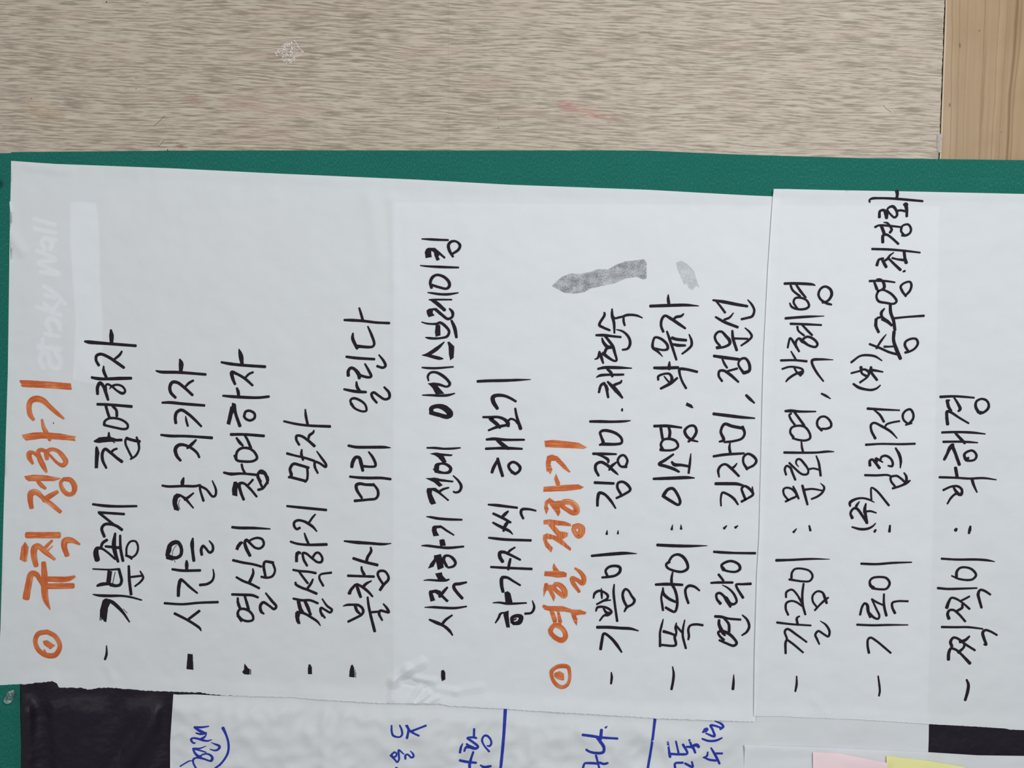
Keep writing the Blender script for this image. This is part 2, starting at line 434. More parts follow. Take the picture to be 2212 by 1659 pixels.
# ---------------------------------------------------------------- wall
SEAM = [(2043, -60), (2041, 0), (2037, 100), (2033, 215), (2030, 290), (2027.5, 345), (2018, 700), (1995, 1720)]
wall = setp(box('wall_back', [(-700, -700), (2900, -700), (2900, 2350), (-700, 2350)], -.08, -.012, M_gap), kind='structure')
left = [(x, y) for x, y in SEAM]; left[0] = (2045, -700); left[-1] = (1990, 2350)
jag = []
for (a, b), (c_, e) in zip(left, left[1:]):
    n_ = max(1, int((e - b) / 6)) if 0 <= b < 400 else 1
    for i in range(n_):
        t = i / n_; jag.append((a + (c_ - a) * t + (random.uniform(-.9, .5) if n_ > 1 else 0), b + (e - b) * t))
jag.append(left[-1])
setp(box('laminate_panel', [(-700, -700)] + jag + [(-700, 2350)], -.0122, 0, M_lam, wall), 'greige wood-look laminate wall panel with fine grain')
right = [(x + 1.5, y) for x, y in left]
setp(box('pine_board', right + [(2900, 2350), (2900, -700)], -.0122, -.0012, M_pine, wall, .0004), 'honey pine board with long brown grain')
V = []; F = []
for i, (a, b) in enumerate([(2045, -60), (2043, 60), (2038, 180), (2034.5, 290), (2031, 345)]):
    V += [P(a - 2.2, b, -.0020), P(a - .6, b, -.0008), P(a + 1.2, b, -.0011)]
    if i: F += [(3 * i - 3, 3 * i, 3 * i + 1, 3 * i - 2), (3 * i - 2, 3 * i + 1, 3 * i + 2, 3 * i - 1)]
obj('caulk_bead', V, F, M_caulk, wall)
for i, (x0, y0, r0) in enumerate([(230, 4, 1.5), (318, 6, 1.0), (294, 169, .8), (294, 191, 1.0), (68, 213, 1.0), (1076.5, 255, .9), (1077, 276, 1.1), (362, 324, 1.5), (460, 11, .8), (1990, 299, .8)]):
    V = [P(x0 + r0 * math.cos(k * math.pi / 4), y0 + r0 * math.sin(k * math.pi / 4), .0001) for k in range(8)] + [P(x0, y0, .0003)]
    obj('speck', V, [(k, (k + 1) % 8, 8)[::-1] for k in range(8)], M_speck, wall)
V = []; F = []
for pts in ([(356, 250), (344, 262), (333, 272)], [(338, 313), (344, 315), (355, 303)], [(1908, 228), (1916, 236), (1925, 242)], [(2030, 255), (2031, 262)]):
    for (xa, ya), (xb, yb) in zip(pts, pts[1:]):
        L_ = math.hypot(xb - xa, yb - ya); nx, ny = -(yb - ya) / L_ * .35, (xb - xa) / L_ * .35
        k = len(V); V += [P(xa - nx, ya - ny, .00008), P(xb - nx, yb - ny, .00008), P(xb + nx, yb + ny, .00008), P(xa + nx, ya + ny, .00008)]; F.append((k, k + 1, k + 2, k + 3))
obj('scratch', V, F, M_speck, wall, smooth=False)

# grey tape patch bridging the joint
TP = [(2024, 290.5), (2030, 289.5), (2036, 289.5), (2037.5, 294), (2034, 304), (2035, 312), (2033, 320), (2034.5, 328), (2030, 330), (2025.5, 328), (2024, 318), (2025, 305)]
t_ = sheet('tape_patch', TP, lambda x, y: .0004 + .0003 * nse(x, y, .15), 2.5, M_tape)
setp(t_, 'small torn grey tape patch over joint between laminate and pine', 'tape')

# sparkling dried glue on the laminate
poly = [(594, 112), (604, 104), (615, 94), (628, 90), (640, 97), (648, 106), (659, 114), (652, 119), (640, 126), (630, 136), (616, 138), (606, 124), (596, 121)]
def inpoly(x, y, pl):
    c = False
    for i in range(len(pl)):
        (xa, ya), (xb, yb) = pl[i], pl[(i + 1) % len(pl)]
        if (ya > y) != (yb > y) and x < (xb - xa) * (y - ya) / (yb - ya) + xa: c = not c
    return c
V = []; F = []
cnt = 0
while cnt < 190:
    x0, y0 = random.uniform(592, 661), random.uniform(85, 140)
    if not inpoly(x0, y0, poly): continue
    if nse(x0, y0, .09, 40) < -.05 and random.random() < .8: continue
    r0 = random.uniform(.45, 1.15); k0 = len(V); cnt += 1
    for q in range(6): V.append(P(x0 + r0 * math.cos(q * 1.047), y0 + r0 * random.uniform(.7, 1) * math.sin(q * 1.047), .0001))
    V.append(P(x0, y0, .0001 + r0 * .0005))
    F += [(k0 + (q + 1) % 6, k0 + q, k0 + 6) for q in range(6)]
for pts in ([(635.5, 86), (640, 93), (646, 103), (655, 112)], [(628, 90), (632, 97)]):
    for (xa, ya), (xb, yb) in zip(pts, pts[1:]):
        L_ = math.hypot(xb - xa, yb - ya); nx, ny = -(yb - ya) / L_ * .35, (xb - xa) / L_ * .35
        k = len(V); V += [P(xa - nx, ya - ny, .0002), P(xb - nx, yb - ny, .0002), P(xb + nx, yb + ny, .0002), P(xa + nx, ya + ny, .0002)]; F.append((k, k + 1, k + 2, k + 3))
g_o = obj('glue_residue', V, F, M_glue)
setp(g_o, 'sparkling patch of dried clear glue on the greige laminate', 'glue', kind='stuff')

# ---------------------------------------------------------------- sticky fabric hanging with green border
hang = setp(empty('fabric_hanging', P(900, 1100, 0)), 'dark purple fabric hanging with wide green felt border behind the paper sheets', 'wall hanging')
def dense(pts, step=18):
    o = []
    for (a, b), (c_, e) in zip(pts, pts[1:] + pts[:1]):
        n_ = max(1, int(math.hypot(c_ - a, e - b) / step))
        o += [(a + (c_ - a) * i / n_, b + (e - b) * i / n_) for i in range(n_)]
    return o
setp(sheet('fabric_panel', dense([(20, 400), (2340, 400), (2340, 1800), (20, 1800)], 30), d_fabric, 7, M_dark, hang), 'dark purple nylon panel')
TOPG = [(-60, 332), (24, 330.5), (24, 328.5), (300, 326), (450, 325), (700, 324.8), (1000, 325), (1300, 324.8), (1400, 325.5), (1560, 332.5), (1700, 337), (1860, 341.5), (2028, 343.5), (2212, 346), (2340, 347)]
BOTG = [(2340, 446), (2100, 441), (1600, 437), (900, 432), (44, 430)]
setp(sheet('border_strip', dense(TOPG + BOTG + [(-60, 430)], 14), d_border, 6, M_green, hang), 'green felt border strip beside the laminate')
XG = [(44, 430), (43.5, 1440), (43.3, 1480), (43.5, 1530), (45, 1600), (47, 1660), (49, 1800)]
setp(sheet('border_strip', dense([(-90, 333), (-61, 333), (-61, 430)] + XG + [(-90, 1800)], 12), d_border, 6, M_green, hang), 'green felt border strip with the push pin')

# ---------------------------------------------------------------- the sheets
def torn(pts, amp, step=4):
    o = []
    for (a, b), (c_, e) in zip(pts, pts[1:]):
        n_ = max(1, int(abs(c_ - a) / step))
        for i in range(n_):
            t = i / n_; o.append((a + (c_ - a) * t, b + (e - b) * t + amp * (random.random() - .5) * 2))
    o.append(pts[-1]); return o
out1 = dense(TOP1, 12)[:0]
for (a, b), (c_, e) in zip(TOP1, TOP1[1:]):
    n_ = max(1, int((c_ - a) / 12)); out1 += [(a + (c_ - a) * i / n_, b + (e - b) * i / n_) for i in range(n_)]
out1.append((1686, 425))
out1 += [(xr1(y_), y_) for y_ in range(440, 1550, 14)]
out1 += torn(BOT1, .8)[::-1]
out1 += [(x_, y_) for x_, y_ in ((1, 1359), (8, 1100), (12.5, 950), (17, 800), (19, 650), (21, 500), (22.5, 430))]
paper1 = sheet('flipchart_sheet', out1, d1, 6.5, M_paper, None, (830, 1415, 1070, 1528, 2.6))
setp(paper1, 'largest white paper sheet, with two orange headings and black handwriting', 'paper')
out2 = []
for (a, b), (c_, e) in zip(TOP2, TOP2[1:]):
    n_ = max(1, int((c_ - a) / 12)); out2 += [(a + (c_ - a) * i / n_, b + (e - b) * i / n_) for i in range(n_)]
out2.append(TOP2[-1]); out2 += torn(BOT2, .35)[::-1]
for (a, b), (c_, e) in zip(LEFT2[::-1], LEFT2[::-1][1:]):
    n_ = max(1, int((b - e) / 12)); out2 += [(a + (c_ - a) * i / n_, b + (e - b) * i / n_) for i in range(1, n_ + 1)]
out2.pop()
paper2 = setp(sheet('flipchart_sheet', out2, d2, 6.5, M_paper), 'white sheet overlapping the largest one, with three black handwritten lines', 'paper')
out3 = dense([(374.5, 1499.5), (383, 1500), (450, 1501.5), (560, 1503.5)], 20)[:3]
out3 = [(374.5, 1499.5), (383, 1500.5), (420, 1500), (470, 1502.5), (560, 1503.5), (700, 1508), (1000, 1510), (1400, 1518), (1720, 1524), (1777, 1526), (1890, 1531), (2007, 1538),
        (2006.5, 1565), (2006, 1600), (2005, 1627), (2004, 1700), (2003, 1800), (365, 1800), (367.5, 1657), (367.5, 1603), (371, 1550)]
out3 = dense(out3, 14)
paper3 = setp(sheet('flipchart_sheet', out3, d3, 7, M_paper), 'crumpled white sheet with blue handwriting, beneath the other sheets', 'paper')
hid = sheet('flipchart_sheet', dense([(850, 438), (2028, 446), (2018, 1000), (2002, 1550), (1400, 1535), (849, 1514)], 16), d_under, 12, M_paper)
setp(hid, 'hidden white sheet faintly showing through the two black-lettered sheets', 'paper')
out4 = [(1608, 1609), (1672, 1611), (1794, 1615), (1877, 1619), (2007, 1625), (2112, 1631.6), (2212, 1633), (2330, 1637), (2330, 1800), (1606, 1800), (1607, 1659), (1608.5, 1625)]
paper4 = setp(sheet('flipchart_sheet', dense(out4, 10), d4, 5, M_paper), 'white sheet carrying the pink and yellow sticky notes', 'paper')
scrap = setp(sheet('paper_scrap', [(20.3, 436), (24, 433), (30, 440), (30, 455), (22, 458), (21.3, 450)], lambda x, y: d1(x, y) - .0002, 3, M_paper), 'tiny white paper scrap poking out at the largest sheet edge', 'paper scrap')

# sticky notes, their upper edges curling off the sheet
def d_pink(x, y): return .0056 + .0100 * sm((x - 1790) / 130) * sm(1 - (y - 1625) / 120) + .0006 * sm(1 - (y - 1625) / 50)
def d_yel(x, y): return .0060 + .0045 * sm((x - 1950) / 140) * sm(1 - (y - 1633) / 120)
pn = setp(sheet('sticky_note', dense([(1756, 1624.6), (1810, 1627), (1862, 1637), (1917, 1648), (1919, 1790), (1757, 1790)], 9), d_pink, 5, M_pink), 'pale pink sticky note with a lifted corner', 'sticky note')
yn = setp(sheet('sticky_note', dense([(1915, 1632.5), (1939, 1636), (2000, 1643), (2084, 1657), (2088, 1800), (1914, 1800)], 9), d_yel, 5, M_yellow), 'pale yellow sticky note beside the pink one', 'sticky note')

# ---------------------------------------------------------------- handwriting and prints
INK = """@ 0 1100 5.53 P1
K 30 1180,38 1480,58
K 34 1185,45,30 1360,185,30
K 34 1245,325 1215,230 1250,182 1330,180 1400,205 1455,245
K 50 1160,600,62 1145,520,60 1160,470,45 1210,468,30 1290,520,26 1375,595,26
K 30 1205,460 1225,405,34 1275,368,34
K 32 1262,444,28 1440,462,36
K 40 1375,290,26 1360,420,50 1375,520,45 1410,625,30
K 30 1435,315,26 1440,470,32 1468,615,34
K 24 1510,560 1515,450 1560,385 1620,385 1648,450 1630,530 1580,572 1540,562 1505,548
K 24 1505,555 1545,572 1572,592
K 22 1110,714,18 1320,722 1420,715,26
K 34 1420,718 1442,800 1452,850 1435,900 1380,915 1320,905
K 34 1162,915,26 1200,900,40 1300,892,34 1400,915,22
P 1285,730 1340,740 1320,895 1265,885
K 8 1375,750 1345,890
K 32 1538,680,28 1545,850,34 1565,1015,34
K 26 1565,810 1690,795
K 26 1675,742,18 1710,815 1680,865 1612,920,20
K 26 1112,1018,14 1180,1030,30 1300,1035,34 1450,1035,26 1560,1050,24 1690,1085,18
P 1190,1330 1195,1200 1228,1085 1262,1064 1300,1080 1322,1110 1290,1180 1270,1350 1240,1340 1225,1310 1212,1335 1205,1280 1200,1330
K 40 1262,1090,46 1330,1105,42 1400,1160,42 1470,1235,32 1545,1345,18
K 6 1470,1190 1520,1240
O 70 320,310 705,310
OP 300,390 340,450 318,625 290,630 235,600 255,450
O 64 430,675,56 405,560,68 412,465,72 450,440,64 540,510,56 650,598,34
O 40 520,480,44 620,375,30
O 26 560,500 628,440,14
O 60 800,550,56 765,440,66 780,378,76 850,372,64 950,418,24
O 70 310,1060,80 340,900,72 375,775,72 430,775,60 475,840,52 515,910,50
O 60 520,640,52 530,800,70 530,950,75 545,1080,65 595,1195,16
O 60 575,835 800,835 890,805,30
O 64 570,920 870,915
@ 0 1359 3.687 P1
O 36 375,22 440,60 476,135,34 440,205,40 370,208,40 305,165,34 280,95,34 305,38,36 375,22
OP 340,95 375,88 440,130 400,162 350,125
O 12 352,165 372,205
K 16 848,132,8 848,200,18 836,240,18
P 1495,195 1535,200 1540,325 1485,318 1490,250
P 1947,273 1975,310 1990,320 1988,362 1945,360 1928,340 1942,325
K 6 1996,322 1996,360
@ 0 800 5.53 P1
OP 232,118 330,118 600,135 845,155 850,195 858,222 845,235 700,222 500,210 270,200 245,180 262,165 240,150
O 60 400,590,36 360,530,56 346,440,58 365,370,62 425,340,72 500,355,68 600,440,52 690,520,44 760,575,26
O 36 500,590,26 520,680,44 560,760,50 595,835,34
OP 262,770 400,742 550,738 720,755 908,790 890,815 905,845 720,828 500,815 310,840 270,800
O 56 390,1115,30 350,1040,56 350,990,58 400,985,40 440,1020,36
O 60 470,1040,40 455,970,50 490,950,46 540,965,40
O 60 450,985,50 480,1070,60 520,1150,56 555,1215,26
O 50 560,1060,44 555,980,50 610,945,44 690,965,46 760,1040,56 785,1090,56 755,1135,50 690,1110,34 600,1020,30 560,985,30
OP 290,1262 400,1246 560,1255 735,1290 640,1325 470,1320 340,1325 305,1300
O 36 440,1310,36 490,1370,48 540,1410,34
O 56 760,1300,44 840,1310,56 890,1390,60 870,1470,50 810,1480,52 745,1420,50 725,1340,40 760,1300,36
O 64 375,1640,52 360,1540,60 370,1470,70 430,1455,66 520,1530,50 600,1590,52 720,1690,44
O 44 520,1550,60 600,1500,60 685,1450,40
K 30 1105,88 1180,98,34 1300,104 1555,95,34
K 32 1235,0 1255,50 1272,95
K 34 1165,280 1165,200,38 1195,150,40 1235,190,36 1262,260,38 1290,350,30
K 26 1262,240,34 1265,180 1285,165 1340,195 1400,245 1465,275,34 1495,250 1465,195 1400,172 1340,188 1308,222,10
K 30 1165,405,32 1300,410,32 1570,432,34
K 32 1265,430 1285,500 1305,560
K 32 1345,425 1390,480 1395,545
K 28 1245,650,34 1250,610 1300,575 1380,572 1470,600 1525,650 1520,690 1480,702 1380,685 1250,655
P 1115,845 1180,800 1300,790 1380,812 1370,850 1300,855 1180,868 1130,860
K 34 1300,745,20 1305,800,36 1350,830,34 1450,832,32
K 20 1320,830 1370,865,10
K 26 1632,800,24 1650,855,30 1660,940 1620,1020 1560,1060,22
K 26 1575,1040 1535,960 1500,880 1500,830 1520,805
K 34 1510,812 1590,835 1665,850,36
P 1150,900 1172,925 1188,990 1178,1060 1170,1170 1130,1170 1132,1050 1136,930
K 32 1268,1165,26 1225,1070,34 1225,980,34 1255,940,34 1310,975,34 1400,1050,34 1455,1090,36
K 28 1330,985 1350,955 1395,935,24
K 28 1110,1600,26 1250,1618,34 1400,1625,30 1630,1622,26
K 10 638,625 638,635
@ 150 600 5.53 P1
K 34 185,760,24 230,768,40 400,782,36 790,812,32
K 38 495,625,24 502,690,52 502,780,40
K 34 350,1045,32 318,985,32 325,930,34 375,912,34 470,950,34 560,1010,36 648,1072,34
K 26 535,975,26 600,920,30 625,880,22
K 30 268,1190 330,1207 450,1208,34 600,1200,34 735,1200,34
K 30 408,1055,16 408,1110,34 440,1190,32
K 32 1037,1112,20 1090,1125,34 1300,1130,34 1625,1155,30
K 36 1318,975,20 1333,1020,52 1330,1110,42
K 36 1265,1430,32 1210,1370,36 1200,1300,38 1230,1248,38 1290,1252,36 1370,1310,34 1468,1400,32
K 26 1385,1300 1430,1255,30 1478,1228,26
K 28 1110,1492,26 1200,1490,34 1350,1505,34 1610,1525,30
@ 0 0 1 P1
@ 330 740 5.53 P1
K 36 275,960,34 268,900,36 285,835,38 340,805,36 420,850,34 500,920,32 578,1000,26
K 26 393,880,12 400,930,26 418,995,26
K 28 100,1103,26 200,1115,34 400,1118,30 705,1138,34
K 36 330,1408,30 285,1350,38 270,1270,42 310,1225,40 370,1222,34 460,1260,32 530,1320,30 555,1370,26
K 32 412,1262,24 455,1225,38 515,1165,24
K 30 822,235,26 900,250,34 1050,268,34 1340,288,34
K 46 1030,80,14 1050,150,52 1066,250,38
K 34 982,495,30 955,430,38 945,355,42 1000,372,32 1100,430,32 1190,510,28
K 26 1100,425 1150,375 1195,355
K 32 1005,545,26 1020,590,38 1025,640,32
K 28 840,635,24 950,645,34 1250,658,32 1385,645,30
P 945,718 985,728 998,755 985,790 955,860 925,985 880,970 905,860 925,765 942,760
K 38 970,745,44 990,850,36 1040,995,38
K 30 1090,880 1110,825 1160,815 1215,850 1215,900 1165,930 1110,910 1090,880
K 32 935,1098,34 1080,1097 1325,1115,34
K 32 1000,1140,24 1040,1195,36 1075,1230,26
K 30 1100,1110,28 1130,1160,30 1170,1255,34
K 30 975,1350,24 1005,1405 1080,1420 1200,1415 1245,1380 1215,1310 1150,1265 1060,1262 1010,1300 995,1360 1000,1400
K 30 1062,1455,26 1075,1510,28 1105,1565,28
K 30 850,1553,26 930,1570,36 1060,1565,28 1260,1582,30
K 32 1255,1560,24 1290,1545,56 1335,1560,42 1365,1625,34 1370,1680,30
K 30 1250,1580,30 1270,1625,28 1290,1660,28
K 26 1568,940,24 1700,970,28 1850,990,28 2115,1002,34
K 26 1822,800,18 1828,870,30 1850,980,30
K 32 1748,1220,28 1715,1160,30 1718,1115,30 1770,1115,30 1850,1165,32 1930,1235,34
K 28 1858,1160,24 1870,1110,32 1915,1075,28 1925,1050,18
K 30 1605,1325,30 1700,1350,26 1800,1372,28 1925,1412,30
K 28 1780,1280,20 1775,1330,32 1795,1400,28
K 26 1960,1300,16 2010,1370,28 2070,1460,30 2065,1485,30 1990,1440,28 1940,1425,30 1935,1480,30 1970,1558,24
K 30 1625,1610,26 1655,1590,36 1640,1510,34 1680,1450,34 1760,1465,32 1860,1495,30
K 30 1845,1500,28 1850,1580,28 1840,1640,28 1815,1660,28
K 32 1635,1605 1830,1655
@ 330 1030 5.53 P1
K 30 115,105,26 180,115,30 370,110,30 500,112,30 565,100,28
K 30 368,15,22 355,60,44 352,105,34
K 28 565,105,30 565,150,26 605,285,30
K 28 565,110 640,150 715,235 745,225 755,160 712,48,16
P 255,395 238,340 233,280 250,225 285,198 330,205 400,245 495,370 480,382 390,285 330,238 300,260 290,310 315,385 310,408
K 30 385,270,36 430,240,30 485,195,20
K 6 325,270 308,320 325,390
P 965,60 1000,55 1025,85 1012,150 1010,235 950,220 945,150
K 36 1085,270,32 1050,180,34 1035,85,38 1080,75,30 1160,140,30 1240,235,26
K 26 1125,110 1165,70 1195,35
K 28 1250,0 1310,130
K 30 1370,0 1375,40 1345,100 1310,140 1260,155,30
K 32 1605,350,26 1780,368,32 2070,396,30
K 30 1755,610,30 1720,625,28 1690,590,30 1690,545,30 1730,520,30 1800,530,30 1860,560,34 1915,600,30 1958,650,18
K 26 1865,550 1905,490,26 1940,450,20
K 28 1812,675,18 1830,730,28 1860,800,28
K 30 1648,775,26 1720,798,28 1850,812,30 2075,808,34
P 1700,1020 1697,960 1705,905 1735,885 1770,895 1775,925 1745,925 1735,960 1735,1020
K 28 1842,1060,28 1800,980,30 1795,910,28 1830,915,28 1900,970,28 1970,1020,28 2015,1015,30 2025,970 1985,910 1950,910 1905,970
K 28 1678,1112,26 1750,1125 1870,1135 1945,1150,30
K 28 1745,1130,24 1800,1205 1850,1270,28
K 28 2130,1145,28 2000,1170,24 1990,1210,26 2035,1300,28
K 30 1705,1262,24 1710,1285 1780,1325 1850,1350 1955,1395,32
K 28 1912,1225,22 1895,1265,30 1840,1345,30
K 28 1680,1455,26 1780,1475,30 1880,1475,28 1970,1510,28
K 28 1738,1490,36 1750,1550,36 1765,1610,30
K 30 1830,1490,20 1860,1570,32 1880,1640,30
K 26 2025,1460,18 2080,1540 2140,1590,28 2120,1620,28 2060,1590 2010,1565,28 2005,1610,28 2025,1660,28
K 40 170,935,40 190,880,56 205,820,50 255,785,50 300,785,44 340,850,38 335,930,38 290,965,38 235,965,40 190,950,50
K 6 285,815 245,870 235,950 270,1020
K 40 478,735,20 470,800,44 475,880,36 490,1000,36
K 30 585,930,32 578,870,34 600,825,30 630,850,28 680,905,30 715,880,30 715,820,28 675,765,16
K 40 180,960,50 235,990,20
K 30 404,1005,24 405,1040,40 405,1110,34
K 28 235,1105,28 350,1120,32 565,1118,30
K 34 305,1420,36 310,1320,40 335,1230,38 370,1250,30 440,1315,30 530,1388,22
K 26 720,1105,14 730,1180,24 710,1240,28 650,1280,30 565,1292,32
K 30 142,1510,28 350,1522,28 550,1505,28 775,1497,30
K 34 950,602,30 1030,610,34 1200,612,32 1400,622,16
P 985,865 1000,820 1030,780 1065,768 1085,790 1060,810 1030,850 1020,880
K 34 1160,940,36 1115,850,40 1100,780,34 1120,755,36 1160,790,30 1220,845,28 1280,855,28 1325,810,28 1310,750,28 1260,730,28 1200,740,26 1145,770,24
K 32 960,997,30 1080,1025,30 1200,1045,28 1295,1072,28
K 30 1435,1025,34 1340,1015,30 1325,1060,32 1345,1185,30
K 30 1435,1035,28 1460,1120,26 1430,1185,28 1370,1205,28 1298,1195,28
K 30 1000,1200,26 1080,1245 1160,1275 1270,1330,28
K 28 1195,1100,18 1200,1150,30 1150,1270,36
K 28 948,1405,28 1090,1410,32 1190,1415,32 1255,1440,28
K 28 1350,1390,20 1420,1480,32 1475,1550,30 1450,1580,30 1390,1540,28 1320,1500,34 1285,1540,34 1295,1610,34 1325,1635,22
K 30 1015,1450,26 1020,1520,30 1045,1575,32
K 32 1098,1420,30 1120,1500,30 1145,1590,32
@ 330 1300 5.53 P1
K 28 262,140,30 400,210,30 500,270,30 560,315,28 576,345,14
K 32 430,205,30 555,110,32
K 30 1020,170,36 1015,130,30 1040,90,28 1090,85,30 1150,110,30 1195,165,28 1195,215,28 1140,232,28 1070,215,30 1025,175,30 1055,235,18
K 30 1015,0,32 1045,80,30
K 30 1120,0,32 1145,90,32
P 1700,180 1700,130 1725,105 1775,115 1760,150 1750,190 1765,265 1730,265 1710,230
K 30 1730,125,34 1800,135,30 1900,190,30 1970,240,26 2002,285,12
K 34 1742,0,38 1770,90,36 1790,120,34
K 30 1815,0,26 1885,150,32
K 28 2000,80,24 2005,120,28 2055,190,24
@ 740 640 5.267 P1
K 32 22,270,26 100,272,32 230,280,30 380,298,28 530,305,28
K 26 190,135,22 210,200,28 228,265,30
K 28 288,345,18 330,440,30 360,540,28 345,570,26 310,578,30 165,568,36
K 30 118,422,20 115,480,36 165,590,34
K 28 45,688,28 150,702,32 360,715,28
K 28 415,668,18 470,740,30 488,790,30 460,812,28 395,795,28
K 30 65,900,36 65,850,34 95,815,32 130,825,34 185,890,44 190,930,34
K 30 255,770,20 300,850,30 325,910,30 300,922,28 180,895,32
K 30 18,1058,24 100,1075,32 170,1085,34 265,1090,28
K 30 158,975,20 165,1030,34 200,1085,30
K 30 475,1035,24 530,1100,32 530,1155,30 480,1172,28 410,1130,28 355,1095,30 330,1110,30 340,1150,30 388,1210,26
K 26 100,1225,34 140,1275 230,1310,24 270,1300 255,1230 170,1170,28 115,1162,28 90,1185 100,1230
K 24 985,40,14 1030,38,20 1240,38,18
K 40 1000,38,18 1060,70,40 1160,155,36
P 960,200 955,160 985,140 1050,132 1090,165 1030,160 1025,190 1048,218 980,238
K 36 1060,150,34 1130,210,32 1200,258,30 1250,230,28 1250,180,34 1218,142,20
K 26 900,293,12 950,308,20 1020,315,22 1075,312,28 1110,300,30 1170,340,32 1212,400,30 1190,455,30 1120,475,24 1040,480,26 980,475,26 945,468,12
P 1060,325 1112,325 1115,445 1060,462 1050,400
K 40 1240,278,26 1275,360,40 1295,465,30
K 36 1155,522,14 1080,590,40 960,665,34 905,670,8
K 36 960,670,30 1100,705,36 1140,710,16
P 1192,520 1215,515 1250,550 1272,570 1265,700 1225,730 1210,660 1205,570
K 24 905,810,16 950,815,24 1060,818,26 1258,803,18
K 26 978,960,18 970,910,26 1000,870,26 1060,865,28 1140,905,34 1200,960,32 1220,1000,32 1190,1028,24 1100,1005,30 1040,1000,34
P 968,990 1045,980 1090,1030 1160,1110 1060,1115 1020,1040
K 26 910,1125,14 1000,1125,24 1110,1130,28 1200,1125,28 1275,1105,14
K 46 1010,1310,46 1010,1275,46 1075,1250,46 1160,1270,64 1225,1340,66 1190,1370,50 1100,1350,46 1005,1325,46
K 26 1538,968,30 1650,962,32 1850,958,32 2000,952,26 2140,947,8
K 34 1760,1275,36 1715,1200,46 1710,1150,46 1740,1130,40 1830,1130,32 1900,1155,30 1970,1195,26
K 26 1965,1278,24 1980,1360,28 2025,1505,38
K 28 1600,1375,24 1680,1375,28 1770,1375,30 1840,1400,34 1880,1440,44 1885,1475,34
K 34 1720,1380,26 1680,1385,40 1750,1450,40 1790,1490,36
K 28 1662,1525,22 1750,1490,30 1870,1465,30
K 24 1880,1420,26 1915,1395,24 1960,1410,24 1995,1445,30
@ 330 1300 5.53 P1
P 1862,745 1885,750 1902,785 1902,865 1855,865 1852,800
@ 740 480 5.267 P1
K 24 903,190,14 1000,195,26 1100,200,26 1200,203,22
K 30 1255,390,26 1215,320,34 1205,260,34 1235,222,30 1290,218,24 1335,260,32 1320,310,30 1250,360,26
P 935,340 950,305 975,290 1050,290 1085,320 1170,395 1168,412 1155,415 1105,372 1090,390 1108,425 1070,440 1045,380 1040,345 1012,325 1008,345 1015,398 945,408
K 22 885,492,12 950,500,20 1100,508,28 1200,512,26 1318,515,20
K 30 1012,745,30 998,690,32 1020,630,34 1070,600,28 1150,620,32 1210,680,34 1215,725,34 1185,755,28 1100,740,28 1020,715,28
K 22 970,800,12 1030,808,24 1100,818,26 1200,820,28 1315,803,14
@ 740 930 5.267 P1
K 28 68,172,28 150,188,32 300,190,32 480,190,30 545,196,10
K 34 105,412,36 115,360,40 150,305,36 190,310,36 210,370,40 230,455,32
K 28 298,245,20 340,300,30 375,380,30 370,405,28 320,412,26 225,405,28
K 30 85,525,26 180,535,30 300,540,32 440,540,30 545,553,28
K 32 218,765,28 160,670,34 158,620,36 195,605,34 260,615,30 345,618,34
K 30 350,608,24 400,680,30 402,740,30 375,775,28 300,785,28 140,800,32
K 28 22,1258,20 150,1272,36 300,1282,32 460,1293,28 552,1285,10
K 26 125,1455,32 250,1495,32 395,1530,32
K 30 320,1330,20 325,1370,30 285,1440,32 270,1495,34
K 24 962,197,18 1050,198,26 1150,207,24 1250,205,24 1338,197,16
P 990,262 1060,250 1150,262 1255,272 1240,292 1150,290 1185,355 1165,370 1135,365 1090,310 1050,282
K 46 1070,460,52 1075,400,52 1110,378,26 1180,385,30 1230,430,36 1215,470,36 1160,482,26 1090,470,36
K 16 1035,440 1065,460
P 940,543 1050,535 1120,550 1265,572 1255,592 1095,578 1142,622 1100,642 1040,590
P 955,690 962,655 1055,650 1095,680 1110,700 1215,790 1200,805 1140,755 1085,715 1020,680 1015,720 1065,830 1012,845 990,820 965,740
K 26 1095,700,30 1140,670,26 1205,650,20
K 26 1260,515,16 1320,575,26 1350,635,32 1330,690,28 1285,705,24 1262,695,20
K 26 955,980,10 1000,985,24 1080,1000,30 1200,1010,28 1355,1015,22
P 1015,1140 1020,1095 1045,1080 1120,1078 1275,1185 1265,1200 1170,1145 1120,1110 1072,1112 1070,1140 1100,1195 1035,1205
P 1100,1245 1135,1235 1160,1240 1175,1310 1110,1315
K 26 900,1310,12 960,1310,26 1080,1325,28 1200,1335,30 1375,1320,22
P 1040,1420 1120,1405 1140,1480 1152,1560 1085,1588 1062,1490 1035,1550 970,1572 1000,1510 1040,1460
K 32 1185,1545,30 1150,1470,36 1165,1430,32 1210,1425,26 1260,1460,34 1285,1510,30 1260,1545,28 1200,1560,22
K 28 1640,102,26 1720,95,34 1850,105,30 2065,105,24
K 28 1632,207,28 1750,202,28 1850,200,34 2040,208,24
K 36 1760,110,34 1820,160,44 1885,205,34
K 40 1700,475,32 1715,430,36 1765,335,30
K 38 1765,320,30 1785,400,36 1820,515,34
K 30 1965,495,30 1905,445,30 1890,395,32 1930,360,30 1975,370,30 2020,420,34 2010,460,30 1965,490,30 1915,480,12
K 30 1660,843,20 1750,850,32 1850,862,30 1985,878,26
K 24 2198,912,20 2120,895,26 2040,900,32 2030,940,30 2055,1000,26
K 28 1715,945,26 1780,975,30 1850,1010,30 1910,1045,26
K 30 1882,920,22 1850,950,36 1815,985,32
K 28 1712,1048,22 1760,1075,30 1840,1115,34 1900,1145,28 1935,1180,12
K 30 1880,1040,34 1850,1085,38 1832,1140,28
